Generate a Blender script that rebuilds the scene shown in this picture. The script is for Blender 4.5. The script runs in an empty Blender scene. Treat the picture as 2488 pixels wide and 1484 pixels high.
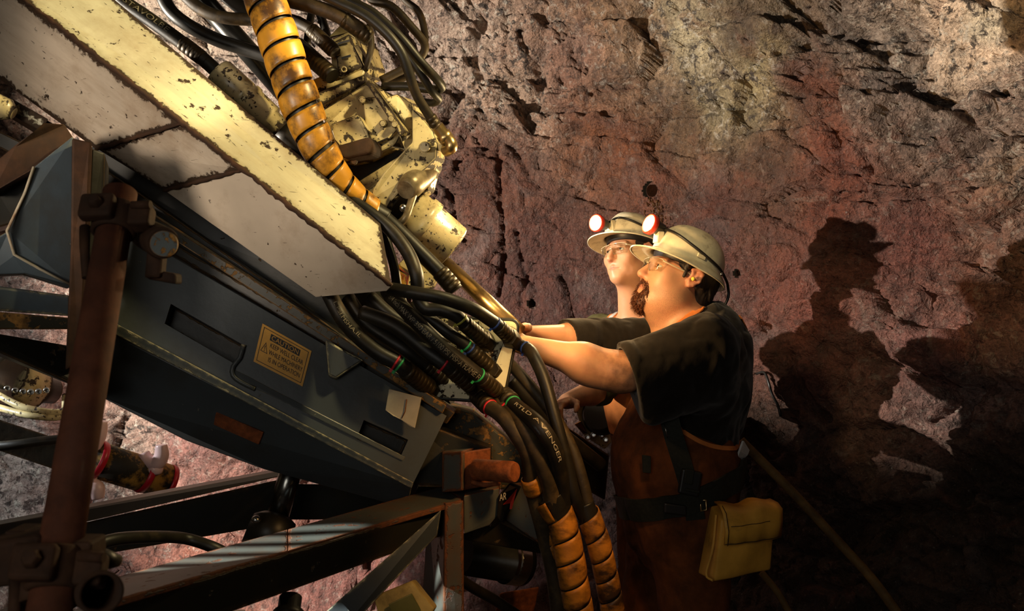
import bpy, bmesh, math, random
import numpy as np
from mathutils import Vector, Matrix, Quaternion

# ------------------------------------------------------------------ camera, world, lights, exposure
SC = bpy.context.scene
COL = SC.collection
CAMZ, FPX = 1.55, 2000.0
cam_d = bpy.data.cameras.new('camera')
cam = bpy.data.objects.new('camera', cam_d); COL.objects.link(cam)
cam.location = (0, 0, CAMZ); cam.rotation_euler = (math.pi / 2, 0, 0)
cam_d.sensor_width = 36.0; cam_d.lens = 36.0 * FPX / 2488.0
cam_d.clip_start = 0.05; cam_d.clip_end = 60
cam_d.dof.use_dof = True; cam_d.dof.focus_distance = 2.35; cam_d.dof.aperture_fstop = 6.3
SC.camera = cam
SC.view_settings.view_transform = 'Standard'; SC.view_settings.look = 'None'
SC.view_settings.gamma = 1.0; SC.view_settings.exposure = 0.0
SC.view_settings.use_curve_mapping = False
SC.cycles.use_denoising = True
SC.cycles.sample_clamp_indirect = 3.0
SC.cycles.caustics_reflective = False; SC.cycles.caustics_refractive = False
W = bpy.data.worlds.new('mine_dark'); SC.world = W; W.use_nodes = True
W.node_tree.nodes['Background'].inputs[0].default_value = (0.020, 0.014, 0.008, 1)
W.node_tree.nodes['Background'].inputs[1].default_value = 0.55

def P(px, py, d):
    """world point that stands d metres in front of the lens in the direction of photo pixel px, py"""
    return Vector(((px - 1244.0) / FPX * d, d, CAMZ - (py - 742.0) / FPX * d))

def lamp(name, kind, loc, target, watt, col, size=0.05, cone=60, blend=0.4):
    L = bpy.data.lights.new(name, kind); L.energy = watt; L.color = col
    o = bpy.data.objects.new(name, L); COL.objects.link(o); o.location = loc
    if kind == 'SPOT':
        L.spot_size = math.radians(cone); L.spot_blend = blend; L.shadow_soft_size = size
    elif kind == 'AREA':
        L.shape = 'DISK'; L.size = size
    else:
        L.shadow_soft_size = size
    o.rotation_euler = (Vector(target) - Vector(loc)).to_track_quat('-Z', 'Y').to_euler()
    return o

# floodlight of the rig behind the left side of the boom (throws the men's shadows on the right wall)
lamp('rig_floodlight', 'SPOT', (-3.4, 2.1, 1.88), (0.2, 3.9, 2.2), 1250, (1.0, 0.90, 0.76), 0.022, 100, 0.30)
# added spot low behind the frame, brightening the rock under the boom
lamp('low_rock_fill', 'SPOT', (-3.0, 2.5, 1.7), (-1.5, 4.5, 0.9), 165, (0.92, 0.98, 1.0), 0.04, 80, 0.5)
# added spots with no real lamp behind them
lamp('beam_fill', 'SPOT', (0.60, 1.70, 2.90), (-0.96, 1.90, 2.17), 175, (1.0, 0.82, 0.42), 0.05, 24, 0.5)  # added to brighten the beam's side plate
lamp('motor_fill', 'SPOT', (0.55, 1.65, 2.85), (-0.42, 2.05, 1.86), 110, (1.0, 0.78, 0.36), 0.06, 38, 0.55)  # extra warm spot put on the drill motor
lamp('operator_fill', 'SPOT', (-0.12, 2.03, 1.63), (0.60, 2.55, 1.70), 34, (1.0, 0.60, 0.25), 0.05, 100, 0.7)  # invented warm source for the men's faces and arms
lamp('hose_fill', 'SPOT', (0.34, 1.62, 1.62), (0.02, 2.05, 1.08), 15, (1.0, 0.55, 0.19), 0.05, 66, 0.6)  # put in to warm the lower hoses and guards
lamp('head_fill', 'SPOT', (-0.45, 1.15, 2.55), (0.54, 2.55, 1.76), 62, (1.0, 0.76, 0.40), 0.08, 25, 0.8)  # added light on helmets and faces, not a cap lamp
lamp('stripe_spot', 'SPOT', (-2.0, 0.9, 1.75), (-0.53, 1.655, 1.03), 800, (0.93, 1.0, 0.97), 0.0015, 8.5, 0.3)  # made-up cool spot, striped by its grille onto the frame rail
lamp('underside_fill', 'SPOT', (-1.25, 0.55, 1.82), (-0.70, 1.93, 1.98), 54, (1.0, 0.84, 0.66), 0.12, 42, 0.7)  # fill added for the beam's underside
lamp('plate_fill', 'SPOT', (0.30, 1.45, 2.15), (-0.03, 2.10, 1.46), 20, (1.0, 0.80, 0.40), 0.05, 22, 0.6)  # made-up spot for the bulkhead plate alone
# weak area fill added behind the camera, as ambient light
lamp('drift_fill', 'AREA', (-0.8, -1.4, 2.0), (-0.4, 2.0, 1.4), 12, (1.0, 0.95, 0.86), 1.4)

# ------------------------------------------------------------------ helpers: objects
def tag(o, label=None, cat=None, group=None, kind=None):
    if label: o['label'] = label
    if cat: o['category'] = cat
    if group: o['group'] = group
    if kind: o['kind'] = kind
    return o

def thing(name, label, cat, loc, group=None):
    o = bpy.data.objects.new(name, None); COL.objects.link(o)
    o.location = loc; o.empty_display_size = 0.05
    o.matrix_basis = Matrix.Translation(Vector(loc))
    return tag(o, label, cat, group)

def adopt(o, parent):
    if parent is not None:
        o.parent = parent
        m = Matrix.Identity(4); q = parent
        while q is not None:
            m = q.matrix_basis @ m if q.parent is None else q.matrix_parent_inverse @ q.matrix_basis @ m
            q = q.parent
        o.matrix_parent_inverse = m.inverted()

def lin(h):
    h = h.lstrip('#'); c = [int(h[i:i + 2], 16) / 255 for i in (0, 2, 4)]
    return tuple(x / 12.92 if x <= .04045 else ((x + .055) / 1.055) ** 2.4 for x in c)

BIG = (9.0, 9.0)
class MB:
    """collects faces and links them as one mesh object; layers A and B hold metres from the edges of every quad"""
    def __init__(s): s.v = []; s.f = []; s.a = []; s.b = []; s.sm = []
    def vs(s, pts):
        n = len(s.v); s.v += [tuple(p) for p in pts]; return list(range(n, n + len(pts)))
    def face(s, idx, a=None, b=None, sm=False):
        s.f.append(tuple(idx)); k = len(idx)
        s.a.append(a or [BIG] * k); s.b.append(b or [BIG] * k); s.sm.append(sm)
    def quad_i(s, i, sm=False):
        p = [Vector(s.v[j]) for j in i]
        U = ((p[1] - p[0]).length + (p[2] - p[3]).length) / 2; V = ((p[3] - p[0]).length + (p[2] - p[1]).length) / 2
        s.face(i, [(0, 0), (U, 0), (U, V), (0, V)], [(U, V), (0, V), (0, 0), (U, 0)], sm)
    def hexa(s, c):
        i = s.vs(c)
        for q in ((0, 1, 2, 3), (7, 6, 5, 4), (0, 4, 5, 1), (1, 5, 6, 2), (2, 6, 7, 3), (3, 7, 4, 0)):
            s.quad_i([i[k] for k in q])
        return s
    def slab(s, poly, vec, e=True):
        """solid with a flat outline and the thickness vec; e: whether its edges show wear"""
        vec = Vector(vec); poly = [Vector(p) for p in poly]; n = len(poly)
        i = s.vs(poly); j = s.vs([p + vec for p in poly])
        if n == 4 and e: s.quad_i(i); s.quad_i(j[::-1])
        else: s.face(i); s.face(j[::-1])
        for k in range(n): s.quad_i([i[k], j[k], j[(k + 1) % n], i[(k + 1) % n]])
        return s
    def box(s, c, x, y, z):
        c = Vector(c); x = Vector(x); y = Vector(y); z = Vector(z)
        return s.hexa([c - x - y - z, c + x - y - z, c + x + y - z, c - x + y - z, c - x - y + z, c + x - y + z, c + x + y + z, c - x + y + z])
    def bar(s, a, b, w, h, up=(0, 0, 1)):
        a = Vector(a); b = Vector(b); d = (b - a).normalized(); u = Vector(up)
        r = d.cross(u).normalized(); u = r.cross(d).normalized()
        return s.box((a + b) / 2, (b - a) / 2, r * w / 2, u * h / 2)
    def rings(s, rings, cap=True, sm=True, closed=False):
        n = len(rings[0]); ids = [s.vs(r) for r in rings]
        acc = 0.0; L = [0.0]
        for k in range(1, len(rings)):
            acc += (Vector(rings[k][0]) - Vector(rings[k - 1][0])).length; L.append(acc)
        T = acc
        for k in range(len(rings) - 1):
            for m in range(n):
                q = (m + 1) % n
                s.face((ids[k][m], ids[k][q], ids[k + 1][q], ids[k + 1][m]),
                       [(L[k], 9), (L[k], 9), (L[k + 1], 9), (L[k + 1], 9)], [(T - L[k], 9), (T - L[k], 9), (T - L[k + 1], 9), (T - L[k + 1], 9)], sm)
        if cap:
            s.face(ids[0][::-1]); s.face(ids[-1])
        return s
    def lathe(s, prof, a, b, n=28, cap=True, up=(0, 0, 1), sq=1.0):
        """prof: (fraction along a-b, radius)"""
        a = Vector(a); b = Vector(b); d = (b - a).normalized(); u = Vector(up)
        if abs(d.dot(u)) > .95: u = Vector((1, 0, 0))
        r = d.cross(u).normalized(); u = r.cross(d).normalized()
        return s.rings([[a + (b - a) * t + r * (R * math.cos(2 * math.pi * m / n)) + u * (R * sq * math.sin(2 * math.pi * m / n)) for m in range(n)] for t, R in prof], cap)
    def cyl(s, a, b, r, n=24, ch=0.0):
        L = (Vector(b) - Vector(a)).length
        if ch > 0:
            c = ch / L
            return s.lathe([(0, r - ch), (c, r), (1 - c, r), (1, r - ch)], a, b, n)
        return s.lathe([(0, r), (1, r)], a, b, n)
    def tube(s, pts, r, n=14, cap=True):
        pts = [Vector(p) for p in pts]; rr = r if isinstance(r, (list, tuple)) else [r] * len(pts)
        fr = frames(pts)
        return s.rings([[p + (N * math.cos(2 * math.pi * m / n) + Bn * math.sin(2 * math.pi * m / n)) * rr[k] for m in range(n)] for k, (p, (t, N, Bn)) in enumerate(zip(pts, fr))], cap)
    def ball(s, c, r, n=16, m=10, R=None):
        c = Vector(c); r = r if isinstance(r, (tuple, list)) else (r, r, r)
        X, Y, Z = [Vector(q) for q in (R or ((1, 0, 0), (0, 1, 0), (0, 0, 1)))]
        rg = []
        for k in range(m + 1):
            ph = -math.pi / 2 + math.pi * (k + .02) / (m + .04)
            rg.append([c + X * (r[0] * math.cos(ph) * math.cos(2 * math.pi * q / n)) + Y * (r[1] * math.cos(ph) * math.sin(2 * math.pi * q / n)) + Z * (r[2] * math.sin(ph)) for q in range(n)])
        return s.rings(rg)
    def build(s, name, mat, parent=None, bevel=0.0, seg=2, solid=0.0, sub=0):
        me = bpy.data.meshes.new(name); me.from_pydata(s.v, [], s.f)
        la = me.uv_layers.new(name='A'); lb = me.uv_layers.new(name='B')
        la.data.foreach_set('uv', [c for f in s.a for uv in f for c in uv])
        lb.data.foreach_set('uv', [c for f in s.b for uv in f for c in uv])
        me.polygons.foreach_set('use_smooth', s.sm)
        bm = bmesh.new(); bm.from_mesh(me); bmesh.ops.recalc_face_normals(bm, faces=bm.faces); bm.to_mesh(me); bm.free()
        me.materials.append(mat)
        o = bpy.data.objects.new(name, me); COL.objects.link(o); adopt(o, parent)
        if solid:
            m = o.modifiers.new('thick', 'SOLIDIFY'); m.thickness = solid; m.offset = -1
        if bevel:
            m = o.modifiers.new('bevel', 'BEVEL'); m.width = bevel; m.segments = seg; m.limit_method = 'ANGLE'; m.angle_limit = math.radians(35)
        return o

def frames(pts):
    out = []; N = None
    for k in range(len(pts)):
        t = (pts[min(k + 1, len(pts) - 1)] - pts[max(k - 1, 0)]).normalized()
        if N is None:
            u = Vector((0, -1, 0)); u = u if abs(u.dot(t)) < .9 else Vector((0, 0, 1))
            N = (u - t * u.dot(t)).normalized()
        else:
            N = (N - t * N.dot(t)).normalized()
        out.append((t, N, t.cross(N)))
    return out

def spline(pts, step=0.012):
    pts = [Vector(p) for p in pts]
    q = [pts[0] * 2 - pts[1]] + pts + [pts[-1] * 2 - pts[-2]]
    out = []
    for i in range(1, len(q) - 2):
        p0, p1, p2, p3 = q[i - 1:i + 3]
        n = max(2, int((p2 - p1).length / step))
        for k in range(n):
            t = k / n
            out.append(.5 * ((2 * p1) + (p2 - p0) * t + (2 * p0 - 5 * p1 + 4 * p2 - p3) * t * t + (3 * p1 - p0 - 3 * p2 + p3) * t ** 3))
    out.append(pts[-1]); return out

def pp(lst, dd=None):
    """pixel list [(px, py, d)] to points"""
    return [P(*q) for q in lst]

def text_verts(body, size):
    cu = bpy.data.curves.new('lettering', 'FONT'); cu.body = body; cu.size = size; cu.align_x = 'LEFT'
    o = bpy.data.objects.new('lettering', cu); COL.objects.link(o)
    dg = bpy.context.evaluated_depsgraph_get(); dg.update()
    me = bpy.data.meshes.new_from_object(o.evaluated_get(dg))
    v = [x.co.copy() for x in me.vertices]; f = [tuple(p.vertices) for p in me.polygons]
    bpy.data.objects.remove(o); bpy.data.curves.remove(cu); bpy.data.meshes.remove(me)
    return v, f

def raw(name, v, f, mat, parent=None, smooth=False):
    me = bpy.data.meshes.new(name); me.from_pydata([tuple(p) for p in v], [], f); me.materials.append(mat)
    for n_ in ('A', 'B'):
        l = me.uv_layers.new(name=n_); l.data.foreach_set('uv', [9.0] * (2 * len(me.loops)))
    if smooth: me.polygons.foreach_set('use_smooth', [True] * len(me.polygons))
    o = bpy.data.objects.new(name, me); COL.objects.link(o); adopt(o, parent); return o

# ------------------------------------------------------------------ helpers: numpy noise
def h3(i, j, k, s):
    n = (i.astype(np.int64) * 374761393 + j.astype(np.int64) * 668265263 + k.astype(np.int64) * 1274126177 + s * 974634777) & 0xffffffff
    n = ((n ^ (n >> 13)) * 1274126177) & 0xffffffff
    n = ((n ^ (n >> 16)) * 668265263) & 0xffffffff
    return ((n ^ (n >> 15)) & 0xffffff) / float(0xffffff)
def vn(p, s=0):
    i = np.floor(p).astype(np.int64); f = p - i; f = f * f * (3 - 2 * f)
    x, y, z = i[:, 0], i[:, 1], i[:, 2]; u, v, w = f[:, 0], f[:, 1], f[:, 2]
    L = lambda a, b, t: a + (b - a) * t
    return L(L(L(h3(x, y, z, s), h3(x + 1, y, z, s), u), L(h3(x, y + 1, z, s), h3(x + 1, y + 1, z, s), u), v),
             L(L(h3(x, y, z + 1, s), h3(x + 1, y, z + 1, s), u), L(h3(x, y + 1, z + 1, s), h3(x + 1, y + 1, z + 1, s), u), v), w)
def fbm(p, o=4, s=0, g=.5):
    a = 1.0; t = 0; r = 0
    for k in range(o):
        r = r + a * (vn(p, s + k) - .5); t += a; a *= g; p = p * 2.03 + 7.1
    return r / t * 2
def voro(p, s=0):
    i = np.floor(p).astype(np.int64); N = len(p)
    f1 = np.full(N, 9.0); f2 = np.full(N, 9.0); c1 = np.zeros((N, 3)); id1 = np.zeros((N, 3), np.int64)
    for a in (-1, 0, 1):
        for b in (-1, 0, 1):
            for c in (-1, 0, 1):
                q = i + np.array((a, b, c))
                pt = q + np.stack([h3(q[:, 0], q[:, 1], q[:, 2], s + m) for m in (11, 23, 37)], 1)
                d = np.sqrt(((pt - p) ** 2).sum(1)); m1 = d < f1
                f2 = np.where(m1, f1, np.minimum(f2, d)); f1 = np.where(m1, d, f1)
                c1[m1] = pt[m1]; id1[m1] = q[m1]
    rnd = np.stack([h3(id1[:, 0], id1[:, 1], id1[:, 2], s + m) for m in (51, 63, 77, 81)], 1) - .5
    return f1, f2, c1, rnd

# ------------------------------------------------------------------ materials
def mat_new(name):
    m = bpy.data.materials.new(name); m.use_nodes = True
    nt = m.node_tree; b = nt.nodes['Principled BSDF']
    return m, nt, b
def N_(nt, t, **kw):
    n = nt.nodes.new(t)
    for k, v in kw.items():
        if k.startswith('i_'): n.inputs[k[2:].replace('_', ' ')].default_value = v
        else: setattr(n, k, v)
    return n
def mth(nt, op, a, b=None, c=None, clamp=False):
    n = nt.nodes.new('ShaderNodeMath'); n.operation = op; n.use_clamp = clamp
    for k, x in enumerate((a, b, c)):
        if x is None: continue
        if hasattr(x, 'links'): nt.links.new(x, n.inputs[k])
        else: n.inputs[k].default_value = x
    return n.outputs[0]
def noise(nt, vec, scale, det=5, rough=.55, dist=0.0):
    n = N_(nt, 'ShaderNodeTexNoise'); n.inputs['Scale'].default_value = scale; n.inputs['Detail'].default_value = det
    n.inputs['Roughness'].default_value = rough; n.inputs['Distortion'].default_value = dist
    nt.links.new(vec, n.inputs['Vector']); return n.outputs[0]
def ramp(nt, x, lo, hi, o0=0.0, o1=1.0):
    n = N_(nt, 'ShaderNodeMapRange'); n.inputs[1].default_value = lo; n.inputs[2].default_value = hi; n.inputs[3].default_value = o0; n.inputs[4].default_value = o1
    nt.links.new(x, n.inputs[0]); return n.outputs[0]
def mixc(nt, f, a, b, mode='MIX'):
    n = N_(nt, 'ShaderNodeMix', data_type='RGBA', blend_type=mode)
    for sock, x in ((n.inputs[0], f), (n.inputs[6], a), (n.inputs[7], b)):
        if hasattr(x, 'links'): nt.links.new(x, sock)
        elif isinstance(x, (int, float)): sock.default_value = x
        else: sock.default_value = (*x[:3], 1)
    return n.outputs[2]
def coords(nt, st=(1, 1, 1), rot=(0, 0, 0)):
    t = N_(nt, 'ShaderNodeTexCoord'); m = N_(nt, 'ShaderNodeMapping')
    m.inputs['Scale'].default_value = st; m.inputs['Rotation'].default_value = rot
    nt.links.new(t.outputs['Object'], m.inputs[0]); return m.outputs[0]
def bump(nt, b, h, dist, st=1.0):
    n = N_(nt, 'ShaderNodeBump'); n.inputs['Strength'].default_value = st; n.inputs['Distance'].default_value = dist
    nt.links.new(h, n.inputs['Height']); nt.links.new(n.outputs[0], b.inputs['Normal'])

def paint(name, base, worn, chip=0.64, edge=0.008, rough=.45, metal=0.0, dirt=(0.05, 0.03, 0.015), dirt_amt=0.5, sc=1.0, scratch=True, worn_rough=.8, spec=.4, streak=0.0, enoise=3.2):
    m, nt, b = mat_new(name); v = coords(nt)
    ua = N_(nt, 'ShaderNodeUVMap', uv_map='A'); ub = N_(nt, 'ShaderNodeUVMap', uv_map='B')
    sa = N_(nt, 'ShaderNodeSeparateXYZ'); sb = N_(nt, 'ShaderNodeSeparateXYZ')
    nt.links.new(ua.outputs[0], sa.inputs[0]); nt.links.new(ub.outputs[0], sb.inputs[0])
    e = mth(nt, 'MINIMUM', mth(nt, 'MINIMUM', sa.outputs[0], sa.outputs[1]), mth(nt, 'MINIMUM', sb.outputs[0], sb.outputs[1]))
    n_fine = noise(nt, v, 70 * sc, 5, .6); n_mid = noise(nt, v, 16 * sc, 8, .62); n_low = noise(nt, v, 3.5 * sc, 4, .5)
    ed = mth(nt, 'ADD', e, mth(nt, 'MULTIPLY', mth(nt, 'ADD', mth(nt, 'SUBTRACT', n_fine, .5), mth(nt, 'SUBTRACT', n_mid, .5)), edge * enoise))
    em = ramp(nt, ed, edge * .8, edge * 1.25, 1, 0)
    cm = ramp(nt, n_mid, chip, chip + .025)
    cm2 = ramp(nt, noise(nt, v, 48 * sc, 4, .6), chip + .03, chip + .06)
    msk = mth(nt, 'MAXIMUM', em, mth(nt, 'MAXIMUM', cm, cm2))
    if scratch:
        s1 = ramp(nt, noise(nt, coords(nt, (22 * sc, 8, 160 * sc), (0.3, .55, .2)), 1.0, 3, .5), .70, .74)
        msk = mth(nt, 'MAXIMUM', msk, mth(nt, 'MULTIPLY', s1, .55))
    var = ramp(nt, n_low, .3, .7, .72, 1.12)
    bc = mixc(nt, 1.0, base, var, 'MULTIPLY')
    halo = ramp(nt, ed, edge * 1.0, edge * 4.0, .75, 0)
    bc = mixc(nt, mth(nt, 'MULTIPLY', halo, .6), bc, tuple(.5 * q + .5 * p for q, p in zip(worn, base)))
    bc = mixc(nt, mth(nt, 'MULTIPLY', ramp(nt, noise(nt, v, 6 * sc, 7, .65), .5, .72), dirt_amt), bc, dirt)
    if streak:
        mp = N_(nt, 'ShaderNodeMapping'); mp.inputs['Scale'].default_value = (5, 24, 1); nt.links.new(ua.outputs[0], mp.inputs[0])
        bc = mixc(nt, mth(nt, 'MULTIPLY', ramp(nt, noise(nt, mp.outputs[0], 1.6, 7, .68), .44, .66), streak), bc, dirt)
        mq = N_(nt, 'ShaderNodeMapping'); mq.inputs['Scale'].default_value = (16, 60, 1); mq.inputs['Rotation'].default_value = (0, 0, .3); nt.links.new(ua.outputs[0], mq.inputs[0])
        msk = mth(nt, 'MAXIMUM', msk, mth(nt, 'MULTIPLY', ramp(nt, noise(nt, mq.outputs[0], 1.5, 4, .55), .665, .70), .85))
    wc = mixc(nt, ramp(nt, n_fine, .35, .65), worn, tuple(x * .45 for x in worn))
    col = mixc(nt, msk, bc, wc)
    nt.links.new(col, b.inputs['Base Color'])
    nt.links.new(ramp(nt, msk, 0, 1, rough, worn_rough), b.inputs['Roughness'])
    b.inputs['Metallic'].default_value = metal; b.inputs['Specular IOR Level'].default_value = spec
    hh = mth(nt, 'ADD', mth(nt, 'MULTIPLY', msk, -.6), mth(nt, 'MULTIPLY', n_mid, .5))
    bump(nt, b, hh, 0.0025, .8)
    return m

def plain(name, col, rough=.5, metal=0.0, var=.25, sc=30, bmp=0.0, spec=.5, col2=None, thr=(.45, .7), st=(1, 1, 1), sheen=0.0):
    m, nt, b = mat_new(name); v = coords(nt, st)
    n1 = noise(nt, v, sc, 6, .6)
    c = mixc(nt, 1.0, col, ramp(nt, n1, .3, .7, 1 - var, 1 + var * .6), 'MULTIPLY')
    if col2: c = mixc(nt, ramp(nt, noise(nt, v, sc * .45, 8, .68), *thr), c, col2)
    nt.links.new(c, b.inputs['Base Color']); b.inputs['Roughness'].default_value = rough; b.inputs['Metallic'].default_value = metal
    b.inputs['Specular IOR Level'].default_value = spec
    if sheen: b.inputs['Sheen Weight'].default_value = sheen
    if bmp: bump(nt, b, n1, bmp)
    return m

M = {}
M['cream'] = paint('cream_paint', (0.72, 0.66, 0.45), (0.055, 0.030, 0.014), chip=.645, edge=.0125, rough=.42, dirt=(0.27, 0.16, 0.06), dirt_amt=.45, sc=1.25, streak=.16)
M['cream_under'] = paint('stained_beige_paint', (0.66, 0.55, 0.43), (0.055, 0.028, 0.012), chip=.655, edge=.0125, rough=.5, dirt=(0.24, 0.135, 0.06), dirt_amt=.55, sc=1.2, streak=.26)
M['cream_dirty'] = paint('oily_cream_paint', (0.66, 0.54, 0.28), (0.040, 0.021, 0.009), chip=.598, edge=.007, rough=.32, dirt=(0.13, 0.066, 0.016), dirt_amt=.9, sc=1.7, spec=.6)
M['blue'] = paint('slate_blue_paint', (0.078, 0.102, 0.122), (0.40, 0.36, 0.24), chip=.70, edge=.0018, rough=.42, dirt=(0.060, 0.045, 0.022), dirt_amt=.65, sc=.8, scratch=False, worn_rough=.6, enoise=9.0)
M['dull'] = plain('oily_dull_metal', (0.26, 0.20, 0.11), .36, .35, .4, 30, .0006, .5, (0.07, 0.045, 0.02), (.48, .68))
M['grey'] = paint('blue_grey_paint', (0.058, 0.068, 0.074), (0.42, 0.38, 0.25), chip=.70, edge=.0022, rough=.38, dirt=(0.035, 0.028, 0.018), dirt_amt=.6, sc=.8, scratch=False, worn_rough=.6, enoise=9.0)
M['grey_rust'] = paint('rusted_grey_paint', (0.085, 0.088, 0.074), (0.17, 0.055, 0.018), chip=.62, edge=.006, rough=.45, dirt=(0.10, 0.045, 0.018), dirt_amt=.7, sc=.9, scratch=False)
M['dark'] = paint('oily_dark_steel', (0.015, 0.014, 0.010), (0.10, 0.055, 0.02), chip=.67, edge=.003, rough=.42, dirt=(0.03, 0.018, 0.008), dirt_amt=.7, scratch=False)
M['railrust'] = paint('rusty_rail', (0.045, 0.042, 0.030), (0.30, 0.15, 0.04), chip=.56, edge=.0012, rough=.5, dirt=(0.03, 0.02, 0.01), dirt_amt=.6, sc=1.2, scratch=False)
M['rust'] = plain('rust', (0.14, 0.046, 0.022), .8, 0, .45, 24, .0015, .25, (0.085, 0.034, 0.020), (.42, .7))
M['rust_dark'] = plain('dark_rust', (0.070, 0.032, 0.016), .8, 0, .5, 28, .002, .25, (0.040, 0.022, 0.014), (.4, .65))
M['pin'] = plain('orange_rust', (0.27, 0.075, 0.022), .75, 0, .5, 55, .002, .3, (0.11, 0.032, 0.012), (.45, .68))
M['hose'] = plain('black_rubber', (0.015, 0.012, 0.008), .46, 0, .5, 22, .0008, .4, (0.060, 0.038, 0.016), (.54, .76))
M['hose_dust'] = plain('dusty_rubber', (0.042, 0.028, 0.013), .58, 0, .5, 26, .001, .35, (0.13, 0.080, 0.032), (.5, .72))
M['ferrule'] = plain('oily_ferrule', (0.055, 0.037, 0.016), .42, .5, .5, 40, .0012, .5, (0.035, 0.022, 0.01), (.45, .65))
M['guard'] = plain('orange_guard', (0.66, 0.30, 0.025), .36, 0, .25, 14, .0004, .5, (0.085, 0.036, 0.010), (.52, .63))
M['guard_old'] = plain('dirty_orange_guard', (0.54, 0.20, 0.020), .5, 0, .4, 20, .0006, .4, (0.05, 0.022, 0.008), (.43, .60), (1, 1, 1.8))
M['rod'] = plain('worn_chrome', (0.30, 0.30, 0.28), .22, 1.0, .3, 30, .0002, .5, (0.08, 0.07, 0.05), (.55, .72))
M['steel'] = plain('bright_steel', (0.55, 0.55, 0.53), .25, 1.0, .2, 30, .0002, .5, (0.12, 0.10, 0.07), (.6, .75))
M['pipe_dark'] = plain('dark_pipe', (0.045, 0.043, 0.038), .3, .6, .3, 30, .0003)
M['brass'] = plain('oily_rod', (0.46, 0.32, 0.14), .32, .9, .3, 25, .0003, .5, (0.10, 0.05, 0.02), (.58, .75))
M['sign'] = plain('sign_yellow', (0.72, 0.37, 0.06), .45, 0, .18, 20, .0002, .4, (0.30, 0.15, 0.04), (.62, .8))
M['ink'] = plain('black_ink', (0.010, 0.009, 0.008), .5, 0, .1, 20)
M['ink_red'] = plain('red_ink', (0.55, 0.05, 0.02), .5, 0, .1, 20)
M['hose_print'] = plain('pale_print', (0.26, 0.22, 0.15), .6, 0, .4, 90, 0, .3, (0.07, 0.055, 0.03), (.55, .68))
M['black'] = plain('black_plastic', (0.012, 0.011, 0.010), .42, 0, .2, 20)
M['red'] = plain('red_plastic', (0.62, 0.035, 0.015), .35, 0, .15, 20)
M['tie_red'] = plain('red_tie', (0.60, 0.02, 0.03), .4, 0, .1, 20)
M['tie_green'] = plain('green_tie', (0.03, 0.36, 0.10), .4, 0, .1, 20)
M['tie_blue'] = plain('blue_tie', (0.03, 0.06, 0.24), .4, 0, .1, 20)
M['tie_yellow'] = plain('yellow_tie', (0.45, 0.42, 0.06), .4, 0, .1, 20)
M['tag'] = plain('pale_tab', (0.50, 0.44, 0.32), .6, 0, .25, 16, .0004, .4, (0.24, 0.10, 0.03), (.58, .72))
M['clamp_red'] = plain('red_enamel', (0.52, 0.012, 0.03), .35, 0, .15, 20)
M['helmet'] = plain('scuffed_white_shell', (0.76, 0.69, 0.48), .36, 0, .16, 34, .0003, .5, (0.20, 0.13, 0.055), (.55, .76))
M['cloth_black'] = plain('black_cotton', (0.0115, 0.0085, 0.0055), .92, 0, .3, 60, .0008, .15, sheen=.15)
M['bib'] = plain('rust_orange_cloth', (0.165, 0.050, 0.015), .9, 0, .35, 18, .0012, .15, (0.035, 0.016, 0.008), (.40, .70))
M['bib_orange'] = plain('orange_cloth', (0.62, 0.20, 0.05), .85, 0, .25, 18, .001, .2, (0.30, 0.09, 0.02), (.55, .75))
M['shirt_green'] = plain('olive_cloth', (0.11, 0.105, 0.045), .9, 0, .3, 20, .001, .15)
M['tee_green'] = plain('sage_tee', (0.20, 0.24, 0.14), .9, 0, .25, 20, .001, .15)
M['reflective'] = plain('reflective_tape', (0.80, 0.80, 0.78), .3, .3, .12, 40)
M['web'] = plain('dark_webbing', (0.020, 0.020, 0.014), .75, 0, .3, 120, .0006, .25)
M['pouch'] = plain('yellow_leather', (0.74, 0.38, 0.055), .55, 0, .28, 9, .0012, .4, (0.13, 0.062, 0.016), (.54, .74))
M['stitch'] = plain('dark_stitch', (0.05, 0.026, 0.008), .8)
M['hair_dark'] = plain('dark_hair', (0.018, 0.011, 0.007), .55, 0, .4, 90, .002, .4, st=(1, 1, .25))
M['beard'] = plain('ginger_beard', (0.115, 0.033, 0.009), .5, 0, .45, 120, .0018, .4, (0.05, 0.014, 0.004), (.45, .7), st=(1, 1, .3))
M['plug'] = plain('yellow_foam', (0.80, 0.62, 0.08), .7)
M['eye'] = plain('eye_white', (0.52, 0.45, 0.37), .15, 0, .05)
M['iris'] = plain('iris', (0.025, 0.018, 0.012), .1, 0, .1)
M['wood'] = plain('weathered_pole', (0.15, 0.083, 0.022), .7, 0, .4, 20, .001, .3, (0.05, 0.028, 0.010), (.5, .7))
M['box_yellow'] = plain('grimy_yellow_box', (0.33, 0.25, 0.085), .6, 0, .35, 20, .0008, .3, (0.12, 0.085, 0.03), (.5, .7))
M['box_lens'] = plain('olive_lens', (0.075, 0.085, 0.022), .4, 0, .2, 20)

def emit(name, col, st):
    m, nt, b = mat_new(name)
    b.inputs['Base Color'].default_value = (*col, 1); b.inputs['Emission Color'].default_value = (*col, 1); b.inputs['Emission Strength'].default_value = st
    n = noise(nt, coords(nt), 300, 2); nt.links.new(ramp(nt, n, 0, 1, .1, .2), b.inputs['Roughness'])
    return m
M['lens'] = emit('lamp_lens', (1.0, 0.80, 0.48), 16.0)

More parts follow.
